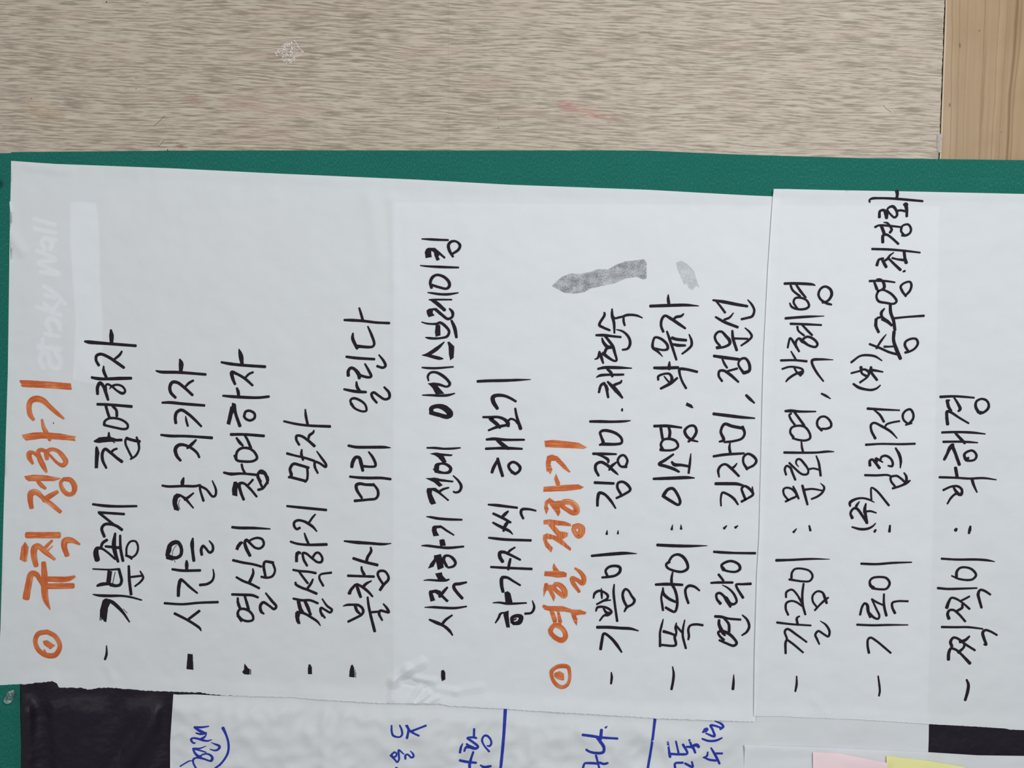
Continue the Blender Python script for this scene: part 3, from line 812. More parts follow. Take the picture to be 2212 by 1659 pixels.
K 28 1665,1220,22 1750,1230,30 1850,1240,30 2140,1250,28
K 36 1820,1490,38 1790,1440,40 1790,1390,38 1830,1382,34 1900,1410,30 2020,1470,24
K 26 1885,1390,26 1900,1370,26 1960,1330,20
K 28 1910,1460,24 1900,1500,32 1885,1580,26
K 28 1690,1553,26 1850,1562,28 2150,1575,28
@ 740 1200 5.267 P1
K 26 215,130,22 220,165,28 245,215,34
K 26 62,230,28 200,235,28 355,240,28
K 30 428,390,32 465,335,32 520,275,30 520,235,28 480,180,28 420,178,30 400,205,28 410,245,28 460,325,28
P 55,430 80,380 130,325 165,312 190,325 150,350 110,400 95,445 65,445
K 34 160,335,32 180,400,36 205,470,32
K 30 165,325,24 220,355,30 290,410,30 340,465,22
K 30 230,360,36 270,320,30 325,290,18
K 24 8,575,12 50,562,26 120,560,26 180,565,30 225,600,30 235,640,30 215,675,26 170,700,28 65,752,26
K 28 145,580,34 165,630,34 200,665,24
K 28 285,475,22 292,540,28 310,640,30 365,860,32
K 26 330,645 420,638
K 28 465,552,18 505,600,28 525,645,30 490,640,28 430,628,30 415,660,30 450,735,22
P 95,1250 115,1240 132,1280 135,1388 75,1380 80,1310
K 5 142,1300 138,1380
K 5 152,1330 150,1390
P 1052,205 1130,190 1140,230 1180,272 1090,280
K 24 925,283,10 980,278,20 1100,285,26 1180,282,26 1210,272,18
K 40 1408,305,22 1330,322,34 1275,330,34 1265,360,36 1310,430,34 1360,485,34
P 980,430 985,400 1060,385 1115,400 1125,430 1210,515 1185,535 1130,480 1050,425 1025,430 1055,510 1000,525
K 30 1105,465,34 1150,410,34 1190,365,24
K 26 935,590,10 1030,588,26 1150,595,28 1280,598,28 1408,580,18
K 26 990,730,22 1060,760,36 1150,800,32 1215,855,32 1250,905,18
K 26 1130,785,30 1170,735,30 1245,680,20
P 1122,1310 1150,1300 1168,1330 1170,1410 1130,1430 1120,1380
K 34 1825,410,34 1810,340,38 1815,255,38 1870,250,30 1940,290,26 2020,338,22
P 1840,420 1880,405 1910,430 1935,535 1855,535
K 22 1712,538,12 1780,535,22 1880,548,28 2090,540,18
K 28 2160,515,12 2180,590,28 2150,650,26 2078,662,26
K 24 1740,765,16 1775,710,26 1795,665,26 1825,650,18
P 1825,645 1890,625 1890,690 1905,820 1865,820 1840,720
K 44 1930,760,36 1930,710,40 1985,685,38 2030,700,50 2010,760,50 1945,775,34
K 16 1950,735 1975,720
K 3 1975,745 1985,750
@ 1160 540 5.53 P1
GP 180,430 240,365 300,320 400,280 520,285 640,260 720,230 850,230 950,175 1050,135 1160,125 1280,110 1312,160 1308,340 1270,352 1190,320 1060,340 940,395 800,425 640,460 560,505 440,522 330,510 270,480 210,450
GP 1660,150 1720,125 1800,170 1885,260 1900,340 1945,460 1905,425 1860,480 1810,450 1790,400 1760,420 1725,340 1680,240
K 26 897,705,18 898,780,34 920,870,32 925,990,22
K 24 905,790,26 930,815,24 980,805,26 1025,795,26 1070,778,30 1140,775,28 1200,785,26 1258,810,14
K 26 1035,800,24 1035,850,28 1048,900,24
K 30 805,750,24 808,775,28 745,895,32 790,925,30 868,958,26
K 26 950,950,12 1020,970,24 1080,1020,30 1110,1080,32 1108,1140,32 1080,1180,28 1022,1192,22
K 30 708,1018,26 800,1018,34 900,1030,28 1000,1040,26
K 30 778,1055,20 790,1095,32 840,1155,40 895,1160,34
K 30 815,1030,30 860,1085,32 905,1150,36 930,1230,32 950,1320,26 925,1325,26 860,1290,34 790,1235,40
K 28 890,1165,30 835,1175,34 805,1235,32
K 28 692,1305,14 725,1290,26 745,1230,30
K 34 745,1215,24 765,1270,36 790,1350,24
K 28 730,1420,26 800,1405,34 950,1405,36 1130,1412,14
K 26 712,1520,14 750,1500,30 850,1490,28 960,1490,28 1032,1488,26
K 30 840,1425,26 880,1460,36 900,1510,28
K 28 1010,1560,20 1000,1580,28 940,1605,32 900,1630,36
K 30 845,1575,24 880,1610,36 920,1650,44 950,1690,40
K 28 745,1660,26 770,1610,32 805,1590,30
K 34 800,1590,30 830,1640,36 840,1670,36
K 24 1568,535,14 1568,590,34 1578,660,32
K 34 1355,670,34 1500,665,36 1650,660,36 1780,658,34 1930,668,12
K 30 1508,975,30 1482,900,30 1495,820,32 1530,785,30 1600,820,36 1690,880,36 1770,935,26
K 24 1635,825,28 1665,800,32 1720,790,30 1750,765,20
K 28 1553,975,24 1590,1080,32 1630,1200,30 1665,1310,26
K 32 1615,1050,36 1660,1065,36 1780,1078,32
K 32 1625,1125,26 1680,1138,36 1770,1140,26
K 26 1818,1010,16 1845,1080,30 1845,1140,30 1800,1190,28 1735,1240,22
K 28 1500,1272,10 1440,1210,30 1385,1165,34 1385,1100,28 1410,1045,28 1480,1060,30 1555,1130,32 1560,1180,32 1520,1195,26 1400,1175,26
K 26 1583,1335,16 1580,1380,34 1580,1425,26
K 34 1402,1408,32 1500,1410,38 1685,1405,34
K 34 1912,1455,30 1780,1425,32 1705,1425,34 1705,1480,28 1735,1570,26 1780,1650,28
K 30 1448,1550,26 1450,1510,28 1520,1480,26 1580,1480,28 1610,1520,34 1605,1580,36
K 24 1520,1510,16 1560,1560,22 1600,1600,26
K 32 1675,1530,26 1600,1590,36 1480,1655,28
@ 1160 830 5.53 P1
K 30 740,95,28 760,20,28
K 34 825,20,36 850,155,28
K 34 910,30,44 970,100,42 1018,160,26
K 26 1018,295,20 1016,315,24
K 30 635,445,28 750,445,34 900,448,30 1050,442,26 1115,435,12
K 30 750,725,24 790,705,38 765,620,30 755,575,30 800,552,34 940,585,34 1010,650,30 1010,700,30 960,715,32 780,715,38
K 28 672,830,30 800,832,32 945,835,22
K 28 700,835,14 780,860,26 850,905,34 850,935,24
K 34 735,1090,28 700,1020,34 705,960,34 760,930,34 830,960,34 900,1020,34 940,1055,28 968,1080,14
K 30 945,935,22 885,985,36 862,1025,20
K 30 1065,985,34 1000,980,28 965,910,28 1000,855,28 1040,850,28 1080,910,28 1060,980,30
K 36 692,1175,34 915,1185,30
K 36 722,1450,30 725,1370,34 745,1300,38 800,1310,32 880,1390,32 938,1480,20
K 30 950,1360,26 1050,1310,30 1115,1260,30 1080,1200,34 1020,1165,30 970,1180,30 960,1230,30 1000,1310,32
K 12 1100,1250 1110,1240
P 1790,215 1850,245 1872,285 1845,285 1775,255
K 34 1402,500,32 1560,498,34 1725,518,24
K 34 1480,525,34 1490,590,32 1500,650,32
K 32 1570,500,30 1588,570,34 1580,640,34
K 28 1810,685,26 1870,635,32 1905,560,32 1880,500,30 1820,500,28 1765,555,34 1790,620,34 1850,665,30 1920,685,18
K 30 1480,780,40 1530,790,28 1640,780,28 1685,740,28 1660,680,30 1580,652,30 1510,665,28 1480,720,28 1500,780,38
K 34 1628,838,24 1540,900,34 1460,955,36 1540,980,36 1640,1015,36 1695,1045,26
K 34 1612,930,28 1640,960,40 1720,965,32 1810,980,30
K 26 1838,830,12 1828,930,28 1812,1060,26
K 36 1395,1130,30 1600,1122,38 1800,1115,34 1880,1120,14
K 34 1515,1320,40 1560,1260,36 1620,1245,34 1680,1320,32 1710,1410,32 1690,1440,30 1600,1395,36 1505,1335,34
OP 90,675 200,665 350,680 500,700 598,755 560,770 350,762 98,750
OP 115,1040 105,950 120,860 180,838 250,865 320,940 400,1045 390,1058 330,1020 220,915 170,915 162,960 180,1005 185,1025 158,1075 140,1050
OP 75,1285 80,1225 300,1205 490,1195 560,1230 520,1255 350,1275
OP 225,1065 250,1120 275,1180 272,1230 235,1225 205,1130
OP 110,1555 85,1480 95,1400 150,1355 215,1400 250,1390 300,1390 330,1440 310,1480 270,1470 280,1530 252,1582 215,1520 140,1420 125,1450 140,1495
O 66 290,1420,50 340,1405,66 410,1415,66 465,1465,70 470,1520,74 430,1535,60 360,1500,50 290,1450,50
@ 1160 1110 5.53 P1
OP 78,75 150,65 330,90 405,120 405,150 300,140 210,138 275,210 330,215 374,228 365,270 300,305 408,410 400,442 290,370 190,305 115,300 130,340 190,405 170,462 100,390 70,300 75,250 120,232 200,255 240,265 125,125 78,125
O 80 440,160,64 490,145,64 530,170,80 530,220,80 495,260,70 450,220,50 435,175,50
OP 92,685 195,685 185,640 200,588 240,650 270,685 320,690 358,710 350,755 250,762 85,740
O 50 455,650,24 520,700,44 560,770,56 545,830,56 480,790,44 420,770,50 430,820,50 505,930,36
OP 80,995 75,900 90,830 125,825 140,850 165,845 200,870 215,920 190,920 222,990 200,1048 130,910 110,920
O 56 215,840,50 270,850,56 330,920,64 325,980,62 270,950,50 215,900,44 200,850,40
OP 62,1110 75,1083 130,1100 310,1102 420,1142 510,1142 590,1175 580,1200 465,1212 485,1265 475,1338 440,1290 400,1180 330,1168 268,1168 300,1285 285,1340 255,1330 240,1170 200,1160 240,1260 235,1300 195,1310 150,1160 90,1145
O 52 160,1390,54 200,1335,50 260,1340,56 325,1400,52 340,1470,56 300,1510,60 220,1480,56 165,1420,54 160,1385,54
@ 1160 1360 5.53 P1
O 40 175,560,40 175,500,46 230,450,46 310,435,50 370,450,46 390,520,36 385,610,36 350,670,40 290,688,44 235,660,46 195,610,42 172,550,40
OP 205,520 270,495 320,525 325,605 300,608 235,590 205,560
K 26 888,512,14 893,570,28 885,645,24
K 28 1620,445,14 1633,530,28 1625,620,30 1607,712,28
@ 1160 1360 5.53 P3
B 30 1410,1065,32 1375,1350,28 1325,1650,28
B 28 548,1258,30 640,1270,32 780,1290,28 960,1302,26
B 30 770,1200,34 760,1300,34 750,1350,20
B 30 715,1295,22 765,1350,36 800,1410,34 790,1465,32 700,1475,30 620,1455,26 590,1435,26
B 20 840,1155,8 820,1170,24
B 26 705,1505,24 725,1580,24 745,1660,24
B 28 550,1650,26 570,1600,24 620,1595,28 730,1600,30
B 28 750,1590,30 800,1605,28 845,1595,24
B 28 1563,1345,22 1575,1430,26 1590,1520,30
B 24 1660,1335,20 1690,1470,24
B 28 1590,1485,28 1700,1490,28 1795,1480,26 1745,1375,30
B 26 1790,1400,24 1860,1410,30 1890,1470,26
B 26 1820,1320,24 1850,1400,24
B 40 1860,1390,30 1910,1380,40 1930,1400,36
B 28 1650,1650,26 1650,1600,26 1740,1590,28
B 28 1770,1600,26 1860,1640,28 1850,1580,20
B 26 1980,1228,18 2015,1200,50 2030,1190,40
B 24 1975,1305,22 2050,1330,26 2140,1325,26 2210,1295,18
B 26 2020,1240,20 2120,1275,28 2100,1200,26 2075,1145,28 2130,1150,24 2200,1175,24
B 22 2130,1095,14 2200,1125,26 2225,1160,28 2190,1190,24
B 26 2080,1415,20 2130,1500,30 2180,1600,26
B 24 2130,1480 2212,1480
B 24 2040,1465,18 2030,1510,24 1985,1530,14
B 24 2000,1530,20 2060,1555,26 2135,1565,26
@ 1160 1110 5.53 P1
K 22 838,198,10 833,240,28
K 20 970,200,10 966,235,24
K 34 655,502,28 780,490,34 900,480,38 1050,470,34 1190,475,10
K 26 780,760,26 860,752,30 940,735,30 990,690,34 990,640,34 940,622,32 860,635,30 820,680,28 840,740,30
K 28 922,845,18 915,930,28 930,1080,28 958,1280,28
K 28 675,1005,20 690,950,30 740,920,30 800,935,26 845,975,30 840,1010,26 790,1040,26 715,1080,22
K 24 768,890,10 772,940,28 775,1010,18
K 26 810,1035,28 880,1030,14
K 28 705,1160,20 720,1120,28 780,1110,28 850,1130,28 890,1170,28 850,1205,36 800,1215,26 750,1275,20
K 30 795,1130,22 830,1180,34 870,1190,40
K 28 1045,1165,22 1075,1115,30 1140,1080,28 1165,1035,32 1130,980,28 1090,915,26 1055,900,28 1025,950,30 1035,1030,32 1075,1110,30
K 30 720,1355,34 850,1355,36 1000,1365,34 1120,1372,32 1210,1397,14
K 34 760,1615,34 775,1520,34 800,1430,30 880,1480,32 950,1560,36 1010,1650,22
K 22 1620,130,8 1610,185,28
K 22 1720,130,8 1722,178,28
K 34 1440,372,34 1600,380,36 1800,385,32 1950,382,20 2035,380,8
K 30 1580,575,34 1545,600,28 1555,640,28 1640,680,28 1740,690,30 1800,650,32 1790,580,34 1740,510,36 1680,485,30 1620,505,28 1580,560,28
K 30 1620,700,20 1608,770,30 1612,840,32 1645,900,32 1672,1000,32 1672,1110,30 1645,1170,28 1590,1150,32 1540,1120,30
K 34 1420,845,28 1550,840,36 1735,848,30
K 30 1505,885,20 1510,950,34 1570,1010,34 1650,1050,30
K 26 1500,930,28 1485,1000,24 1495,1080,28 1505,1150,28
K 28 1808,1065,30 1780,980,30 1775,900,30 1815,860,32 1880,870,30 1940,915,22
K 28 1508,1260,14 1490,1330,26 1470,1420,26 1470,1500,28 1470,1580,30
K 30 1515,1405,36 1600,1430,30 1660,1455,26
K 28 1665,1305,16 1655,1360,28 1665,1420,26 1645,1470,30 1660,1560,30 1640,1575,28 1480,1565,28
K 24 1665,1340,28 1745,1430,24
K 26 1765,1270,16 1745,1370,26 1742,1460,28 1778,1605,26
K 26 1978,1330,28 1900,1320,28 1830,1335,26 1808,1380,28 1815,1460,28 1808,1500,24
@ 1520 580 5.53 P1
K 30 115,378,24 250,400,38 400,430,36 520,450,30
K 26 145,385,20 200,450,26 255,525,28
K 30 145,580,24 240,635,34 405,700,32
K 26 355,532,14 310,585,26 250,610,28
K 26 528,375,14 575,430,26 605,500,28 580,570,30 520,590,28 455,605,28
K 26 495,710,14 550,760,26 575,810,28 540,855,28 450,920,22
K 30 343,745,26 350,830,34 395,975,32
K 28 355,835,26 525,840,24
K 30 160,945,34 195,930,28 150,870,28 135,810,28 170,760,28 215,755,28 265,805,34 310,860,38 310,900,34 250,935,28 160,950,30
K 34 125,1045,32 260,1065,38 420,1085,34
K 26 225,1085,22 250,1140,28 280,1185,24
K 30 220,1345,26 180,1280,28 190,1225,30 240,1220,32 320,1270,34 415,1355,24
K 26 290,1225,26 400,1195,26
K 34 480,1250,34 425,1170,26 415,1130,24 450,1080,28 500,1075,30 545,1140,34 545,1220,36 490,1245,40
K 30 510,1515,30 550,1555,36 605,1605,20
@ 1520 580 5.53 P2
K 30 968,180,30 1080,178,32 1300,190,28 1330,200,16
K 26 1040,205,26 1065,260,26 1150,330,28
K 26 1110,200,26 1165,280,30 1218,345,26
K 26 1030,415,18 1050,455,26 1120,485,26 1220,480,28 1258,450,28 1235,385,26 1165,350,26 1095,355,26 1075,400,26 1100,450,24 1125,480,22
K 28 1525,430,24 1470,415,30 1400,370,28 1372,310,28 1400,240,28 1455,215,28 1515,250,32 1530,310,34 1490,380,28 1420,410,20
K 30 980,595,30 1100,585,30 1250,575,28 1438,568,10
K 26 1040,660,28 1200,665,28 1405,675,22
K 26 1175,670,24 1240,740,28 1295,795,26
K 24 1120,695,26 1130,740,24 1200,800,24
K 26 1005,945,22 1018,880,24 1035,830,24 1090,905,30 1140,990,24
K 28 1105,940,24 1105,870,26 1140,835,28 1180,870,40 1200,880,36 1260,920,28 1340,935,28 1360,900,28 1310,840,30 1235,815,28 1180,850,30
K 26 1045,990,16 1080,1050,24 1110,1100,22
K 26 925,1098,28 1080,1095,26 1230,1108,28
K 26 940,1200,22 1020,1175,24 1110,1180,24 1180,1205,26 1185,1240,28 1155,1280,24
K 26 1085,1190,22 1115,1240,26 1150,1265,30
K 26 1175,1230,24 1080,1270,28 1010,1320,26 985,1350,18
K 30 1545,1090,10 1400,1085,28 1300,1095,32 1295,1130,30 1350,1240,28 1430,1345,20
K 26 1410,1495,22 1460,1520,28 1515,1555,12
K 26 1765,1120,26 1870,1045,24 1960,1035,28 2050,1050,26 2130,1100,14
K 20 1765,1250,22 1860,1225,24 1920,1205,26 1975,1240,32 1960,1290,24 1870,1360,26
K 30 1880,1180,36 1890,1250,26 1945,1285,30
K 30 2000,1180,30 2000,1230,32 2070,1330,30
K 24 1990,1210,34 2060,1220,28 2140,1235,18
K 28 1790,1380,26 1850,1420,34 1940,1445,28 2010,1450,28 2070,1430,24 2110,1395,16
@ 1520 860 5.53 P1
K 34 120,188,34 300,210,38 450,228,34 608,240,18
K 34 190,520,22 240,500,36 205,400,30 250,310,34 340,335,36 470,360,36
K 34 465,345,36 490,420,30 460,480,28 350,515,28 250,525,26
K 28 315,540,18 308,590,30 320,660,32
K 28 120,695,28 250,675,32 480,660,26
K 28 520,845,36 475,770,26 480,700,28 530,665,28 600,700,32 630,750,30 600,800,28 520,840,28
K 28 185,940,20 175,860,30 210,805,28 260,790,28 320,830,32 420,930,28
K 24 330,845,30 370,815,26 398,780,14
K 34 145,1022,36 300,1022,38 400,1025,36 475,1045,24
K 26 208,1285,20 205,1200,22 225,1130,28 280,1145,28 360,1200,32 410,1270,22
K 28 455,1235,30 520,1200,26 590,1150,30 565,1100,34 490,1050,28 455,1080,28 475,1150,30 500,1210,30
K 26 582,1060,14 590,1140,26
K 26 275,1525,14 245,1555,30
K 26 408,1525,14 380,1545,30
@ 1520 860 5.53 P2
K 26 978,155,28 1040,152,36 1150,160,28 1338,160,18
K 24 1045,185,24 1025,200,24 1040,250,26 1090,320,26
K 28 1090,175,28 1150,255,30 1200,325,30
K 26 1070,465,32 1035,410,26 1050,355,26 1120,330,26 1210,345,28 1270,430,28 1270,480,28 1220,505,26 1140,500,26 1065,480,24
K 28 1410,385,30 1360,330,28 1360,270,28 1400,225,26 1460,225,26 1520,290,28 1520,340,28 1470,365,28 1415,365,24
K 24 1168,520,18 1175,590,26 1190,650,26
K 26 965,650,30 1150,652,28 1350,650,26 1480,638,26 1555,640,12
K 24 985,915,24 970,850,26 990,810,26 1035,830,28 1060,890,28 1095,975,26
K 24 1025,775,26 1080,830,26 1180,910,26 1240,905,26 1250,860,24 1200,780,28 1150,730,26 1115,735,24 1105,780,20 1135,820,10
K 26 1345,690,16 1375,770,26 1398,925,28
K 24 1255,850,26 1310,840,22 1380,855,24
K 24 980,1235,24 1040,1205,26 1110,1165,26 1060,1090,26 990,1070,24 955,1090,24 960,1150,24 1010,1215,24
K 28 1070,1055,20 1100,1120,30 1135,1200,24
K 32 1180,1045,28 1200,1120,32 1240,1270,26
K 24 1200,1095,28 1300,1085,24 1420,1105,20
K 24 1395,1015,8 1440,1065,26 1420,1125,26 1360,1175,26 1290,1205,22
K 26 1110,1560,12 1075,1600,28
K 26 1262,1525,20 1275,1580,28
K 28 1750,1290,22 1748,1250,34 1820,1205,28 1900,1195,24 1970,1210,24 2040,1245,10
K 26 2005,1215,22 2000,1130,22 2005,1070,20 2060,1100,26 2212,1280,26
K 26 1775,1430,36 1755,1375,28 1790,1320,28 1830,1320,32 1900,1410,30 1950,1490,28
K 26 1860,1238,14 1835,1270,28 1815,1310,28
K 30 1938,1262,20 1925,1330,36 1935,1400,34 1950,1490,34
K 24 1915,1360,26 1990,1350,24 2060,1370,18
K 26 1775,1540,20 1870,1565,30 1960,1560,28 2020,1530,22 2055,1495,12
K 30 2055,1575,24 2042,1595,28
@ 1812 400 5.53 P2
K 36 695,75,44 700,110,34 692,150,30
K 28 370,200,22 365,180,20 395,160,28 500,155,26 650,160,28 800,172,28 1000,190,26
K 34 800,228,50 812,300,34 812,370,30
K 20 775,232 822,230
K 26 705,305,26 740,300,26 800,312,26
K 28 600,330,22 665,385,26 695,360,28 690,310,30 650,255,34 610,260,26 580,290,24 600,330,26
K 44 545,300,34 565,335,50 570,390,36
K 32 485,380,34 492,310,28 530,295,30
K 24 540,445,14 575,450,24 605,480,28 632,530,30 612,565,30
K 26 435,500,28 480,480,24 600,485,26 740,500,22
K 34 510,490,36 540,570,36
K 34 525,680,36 530,600,34 570,590,30 620,620,28 710,700,28
K 26 745,500,24 780,475,24 830,470,26 862,520,28 850,570,26 800,600,28 755,600,26
K 26 750,500,30 745,550,26 780,595,26
K 26 400,762,28 600,768,28 800,785,26 970,805,20
K 34 780,790,34 790,870,34 805,925,40
K 24 640,870,24 700,885,24 790,895,34
K 24 655,805,14 610,840,24 590,870,30
K 30 455,955,34 480,890,28 530,875,26
K 34 510,875,26 540,930,36 565,975,36
K 26 545,905,26 590,875,30
K 28 590,870,26 660,940,30 735,1010,34
K 26 770,1032,20 788,1025,26
K 26 370,1145,28 450,1142,26 560,1145,26 668,1160,20
K 22 450,1120,10 500,1125,22 540,1180,34 540,1230,34 515,1250,28
K 30 425,1160,26 455,1240,36
K 28 470,1265,28 450,1330,26 475,1385,30 560,1405,28 660,1415,26 690,1385,28 640,1310,30 570,1265,26 520,1250,24 470,1265,26
K 28 800,1325,26 755,1260,30 740,1210,28 780,1170,24 850,1155,26 868,1190,28 850,1260,28 810,1305,26
K 34 615,1435,34 620,1520,36 655,1620,36 665,1690,34
K 24 660,1590,26 800,1575,24 1015,1560,28
K 30 545,1475,18 510,1520,34 515,1570,32 590,1630,32 630,1670,28
K 28 515,1575,26 460,1590,28 440,1650,30 440,1680,34
@ 1812 690 5.53 P2
K 32 445,0,34 445,80,34 475,150,32
K 32 515,0,24 580,30,30 630,75,22
K 34 660,50,38 670,125,34
K 32 660,150,38 655,250,36 690,360,42 735,465,40
K 24 545,325,26 600,325,22 655,322,22
K 24 565,180,12 510,250,26 450,345,24
K 28 370,295,26 500,345,28 600,390,28 690,415,28
K 28 795,395,28 840,385,26 910,345,26 945,285,28 925,235,28 870,230,26 800,265,28 790,310,30 830,380,28
K 28 345,1065,30 500,1075,28 725,1085,18
K 26 420,1080,18 490,1140,28 538,1220,30
K 28 435,1420,32 390,1330,28 385,1260,28 420,1235,26 520,1280,30 620,1340,28 695,1418,14
K 24 550,1290,22 570,1255,24 640,1230,24 725,1215,22
K 26 800,1260,20 870,1240,22
K 28 830,1250,26 775,1200,26 765,1140,28 800,1090,26 855,1075,28 890,1130,28 885,1190,28 830,1250,26
K 26 325,1497,28 500,1487,24 750,1490,26 908,1485,26
K 28 680,1540,18 720,1600,28 740,1660,30
K 28 1215,925,32 1380,918,28 1500,925,26 1615,935,22
K 24 1320,965,22 1295,975,28
K 34 1295,970,36 1310,1040,36 1340,1090,32
K 28 1375,930,20 1420,1000,30 1450,1070,36 1430,1095,26
K 36 1300,1250,38 1290,1160,36 1295,1100,34 1330,1105,30 1440,1175,26 1550,1240,22
K 32 1690,1115,44 1730,1110,30 1785,1060,32 1790,1010,28 1760,965,28 1700,950,26 1645,980,28 1635,1040,34 1670,1110,36
K 26 1235,1350,28 1400,1345,28 1600,1352,28 1748,1368,16
K 26 1250,1462,28 1450,1460,26 1560,1465,26 1658,1472,16
K 34 1395,1360,28 1450,1420,34 1505,1475,34
K 34 1270,1655,34 1320,1560,30 1350,1520,26
K 34 1358,1500,44 1365,1530,32 1400,1620,36 1420,1680,36
@ 1812 960 5.53 P2
K 28 680,45,22 715,110,30 740,190,32 735,280,14
K 28 372,250,34 372,195,30 400,180,28 435,215,30 485,280,34
K 26 450,165,24 480,185,26 525,212,16
K 26 450,205,36 440,165,22
K 28 500,180,24 510,150,26 560,135,28 620,170,28 645,225,28 635,260,28 590,255,20
K 26 315,367,28 450,370,26 580,365,24 620,378,22
K 26 650,380,24 690,375,26 740,405,26 800,460,28
K 28 780,340,18 805,380,28 810,440,34
K 24 645,525,26 740,495,26 810,460,32 850,432,20
K 26 670,500,26 625,440,26 620,395,26 650,375,24
K 28 612,970,22 605,1040,30
K 30 1260,180,30 1290,120,28 1320,40,30 1350,15,44
K 36 1355,20,44 1395,110,34 1440,240,36
K 30 1510,170,36 1500,120,30 1540,85,28 1600,75,28 1645,130,28 1625,180,26 1560,195,28 1520,180,40 1550,160,24
K 36 1395,280,36 1415,395,38
K 26 1205,392,28 1400,398,26 1560,408,26 1730,402,26 1880,422,14
K 32 1590,410,36 1610,480,32 1650,570,18
K 26 1250,545,26 1340,505,26 1420,500,28 1470,540,30 1460,600,34 1400,590,26 1340,640,26 1298,708,20
K 32 1370,510,22 1400,560,34 1440,600,36
K 40 1405,1010,30 1395,1025,38
K 28 1572,980,24 1565,1020,34 1555,1060,26
K 26 270,1425,28 450,1430,28 650,1415,26 868,1408,16
K 26 1230,1365,26 1400,1375,26 1650,1375,28 1780,1385,26 1862,1400,10
K 26 1405,1580,34 1410,1520,30 1450,1475,26 1530,1470,26 1600,1500,28 1640,1560,28 1600,1610,26 1540,1620,26 1430,1605,24 1350,1570,18
@ 1812 1240 5.53 P2
K 26 415,160,34 385,145,36 370,90,26 400,50,26 490,35,26 570,50,28 608,110,28 570,175,26 490,182,26 400,170,26
K 24 540,240,22 538,330,26 545,400,30 568,495,30
K 26 255,485,26 280,390,26 310,350,26 340,370,34 350,440,36 375,515,26
K 24 370,470,28 420,520,28 470,535,24 485,500,24 450,420,24 395,300,22
K 22 395,300,22 460,340,24 540,375,22
K 26 825,325,24 700,325,24 640,345,26 640,400,28 670,465,32
K 24 220,605,26 400,612,26 600,608,24 825,608,14
K 26 360,940,30 345,860,28 350,780,26 380,760,26 450,800,26 530,865,26 620,942,24
K 24 470,1220,18 485,1330,24 490,1400,24 480,1455,20
K 26 1185,168,28 1300,178,28 1450,175,26 1648,168,20
K 26 1810,245,24 1740,200,28 1690,190,28 1665,240,34 1680,310,32 1705,400,28
K 36 1290,400,40 1315,330,32 1345,285,26 1400,295,26 1480,345,24 1560,415,28
K 26 1445,325,20 1500,300,24 1560,268,22
K 28 1315,530,38 1300,480,34 1320,435,28 1370,430,28 1430,475,28 1510,565,26
K 26 1475,365,26 1475,400,30 1415,440,28
K 26 1232,633,28 1400,635,26 1550,635,26 1718,655,20
K 26 1888,728,24 1810,685,26 1750,670,28 1720,700,34 1735,770,34 1760,845,28 1735,840,18
K 30 1350,860,36 1335,810,34 1370,760,28 1420,770,28 1500,830,28 1625,910,26
K 26 1450,810,36 1510,790,34 1560,745,22
K 34 1310,1020,36 1315,940,36 1340,890,30 1400,905,28 1450,945,28 1565,1065,38
K 26 1505,840,32 1490,880,26 1430,935,36
K 32 1528,1265,24 1548,1320,34 1540,1400,36 1510,1505,30
@ 1500 1120 5.53 P1
K 30 235,398,28 330,405,32 480,412,28 725,415,30
K 34 350,610,44 325,560,30 380,520,30 450,510,30 530,550,32 545,600,34 500,635,28 400,630,26 345,610,30
K 28 290,670,28 345,740,28
K 30 200,770,24 280,765,30 455,765,28
K 28 672,780,32 580,785,28 500,790,26 505,820,28 580,945,32
K 30 310,1015,36 268,960,28 265,905,28 300,890,30 350,925,30 390,980,44 430,1055,26
K 28 380,950,40 430,1020,40 480,1020,28 505,990,28 470,900,28 400,830,22 335,795,10
K 28 250,1170,32 320,1175,34 400,1195,28 550,1208,26
K 34 295,1215,30 295,1265,36 345,1370,40 365,1395,24
K 30 350,1190,22 410,1260,32 415,1350,32
K 32 350,1450,32 300,1400,28 285,1360,28 320,1345,32 400,1370,36 470,1430,32 505,1490,32 470,1520,30 380,1490,28 300,1455,26
K 28 575,1155,18 630,1210,28 655,1290,30 625,1355,28 570,1395,20
@ 1500 1120 5.53 P2
K 28 980,500,32 1150,495,28 1400,483,24 1615,487,8
K 26 1160,710,28 1165,650,26 1200,605,24 1290,600,24 1380,630,24 1412,690,26 1380,745,24 1300,752,24 1135,728,26
K 26 1305,780,22 1290,900,28 1295,1030,28 1325,1145,26
K 24 1095,940,24 1100,880,26 1165,850,24 1220,900,24 1285,1010,26
K 26 1120,1150,26 1092,1080,26 1100,1010,26 1160,985,24 1220,1000,24 1285,1045,24
K 24 1440,1095,24 1500,1030,24 1560,975,28 1600,945,20
K 24 1460,1055,22 1415,990,24 1415,920,24 1470,870,24 1530,885,26 1560,950,34 1580,1010,28
K 26 990,1243,28 1150,1262,24 1390,1278,22
K 24 1255,1168,18 1225,1190,28 1235,1270,28
K 24 1505,1225,10 1570,1270,24 1615,1350,28 1600,1410,24 1550,1385,24 1480,1345,26 1445,1390,26 1465,1440,26 1492,1500,20
K 28 1340,1475,22 1230,1395,26 1110,1320,28 1080,1350,26 1105,1440,26 1090,1480,28 1090,1610,26
K 24 1110,1450,26 1180,1500,26 1298,1600,22
@ 1600 1359 3.614 P2
K 15 437,368,10 437,430,17 427,485,14
@ 1380 1440 7.575 P1
K 40 1553,130,12 1550,250,38 1540,365,46
@ 370 1500 10.434 P3
B 50 840,720,30 700,740,44 525,745,52
B 50 540,765,36 640,820,60 750,870,56 795,865,24
B 40 780,880,44 650,895,44 555,870,30
B 40 790,905,22 750,960,44 680,1000,50
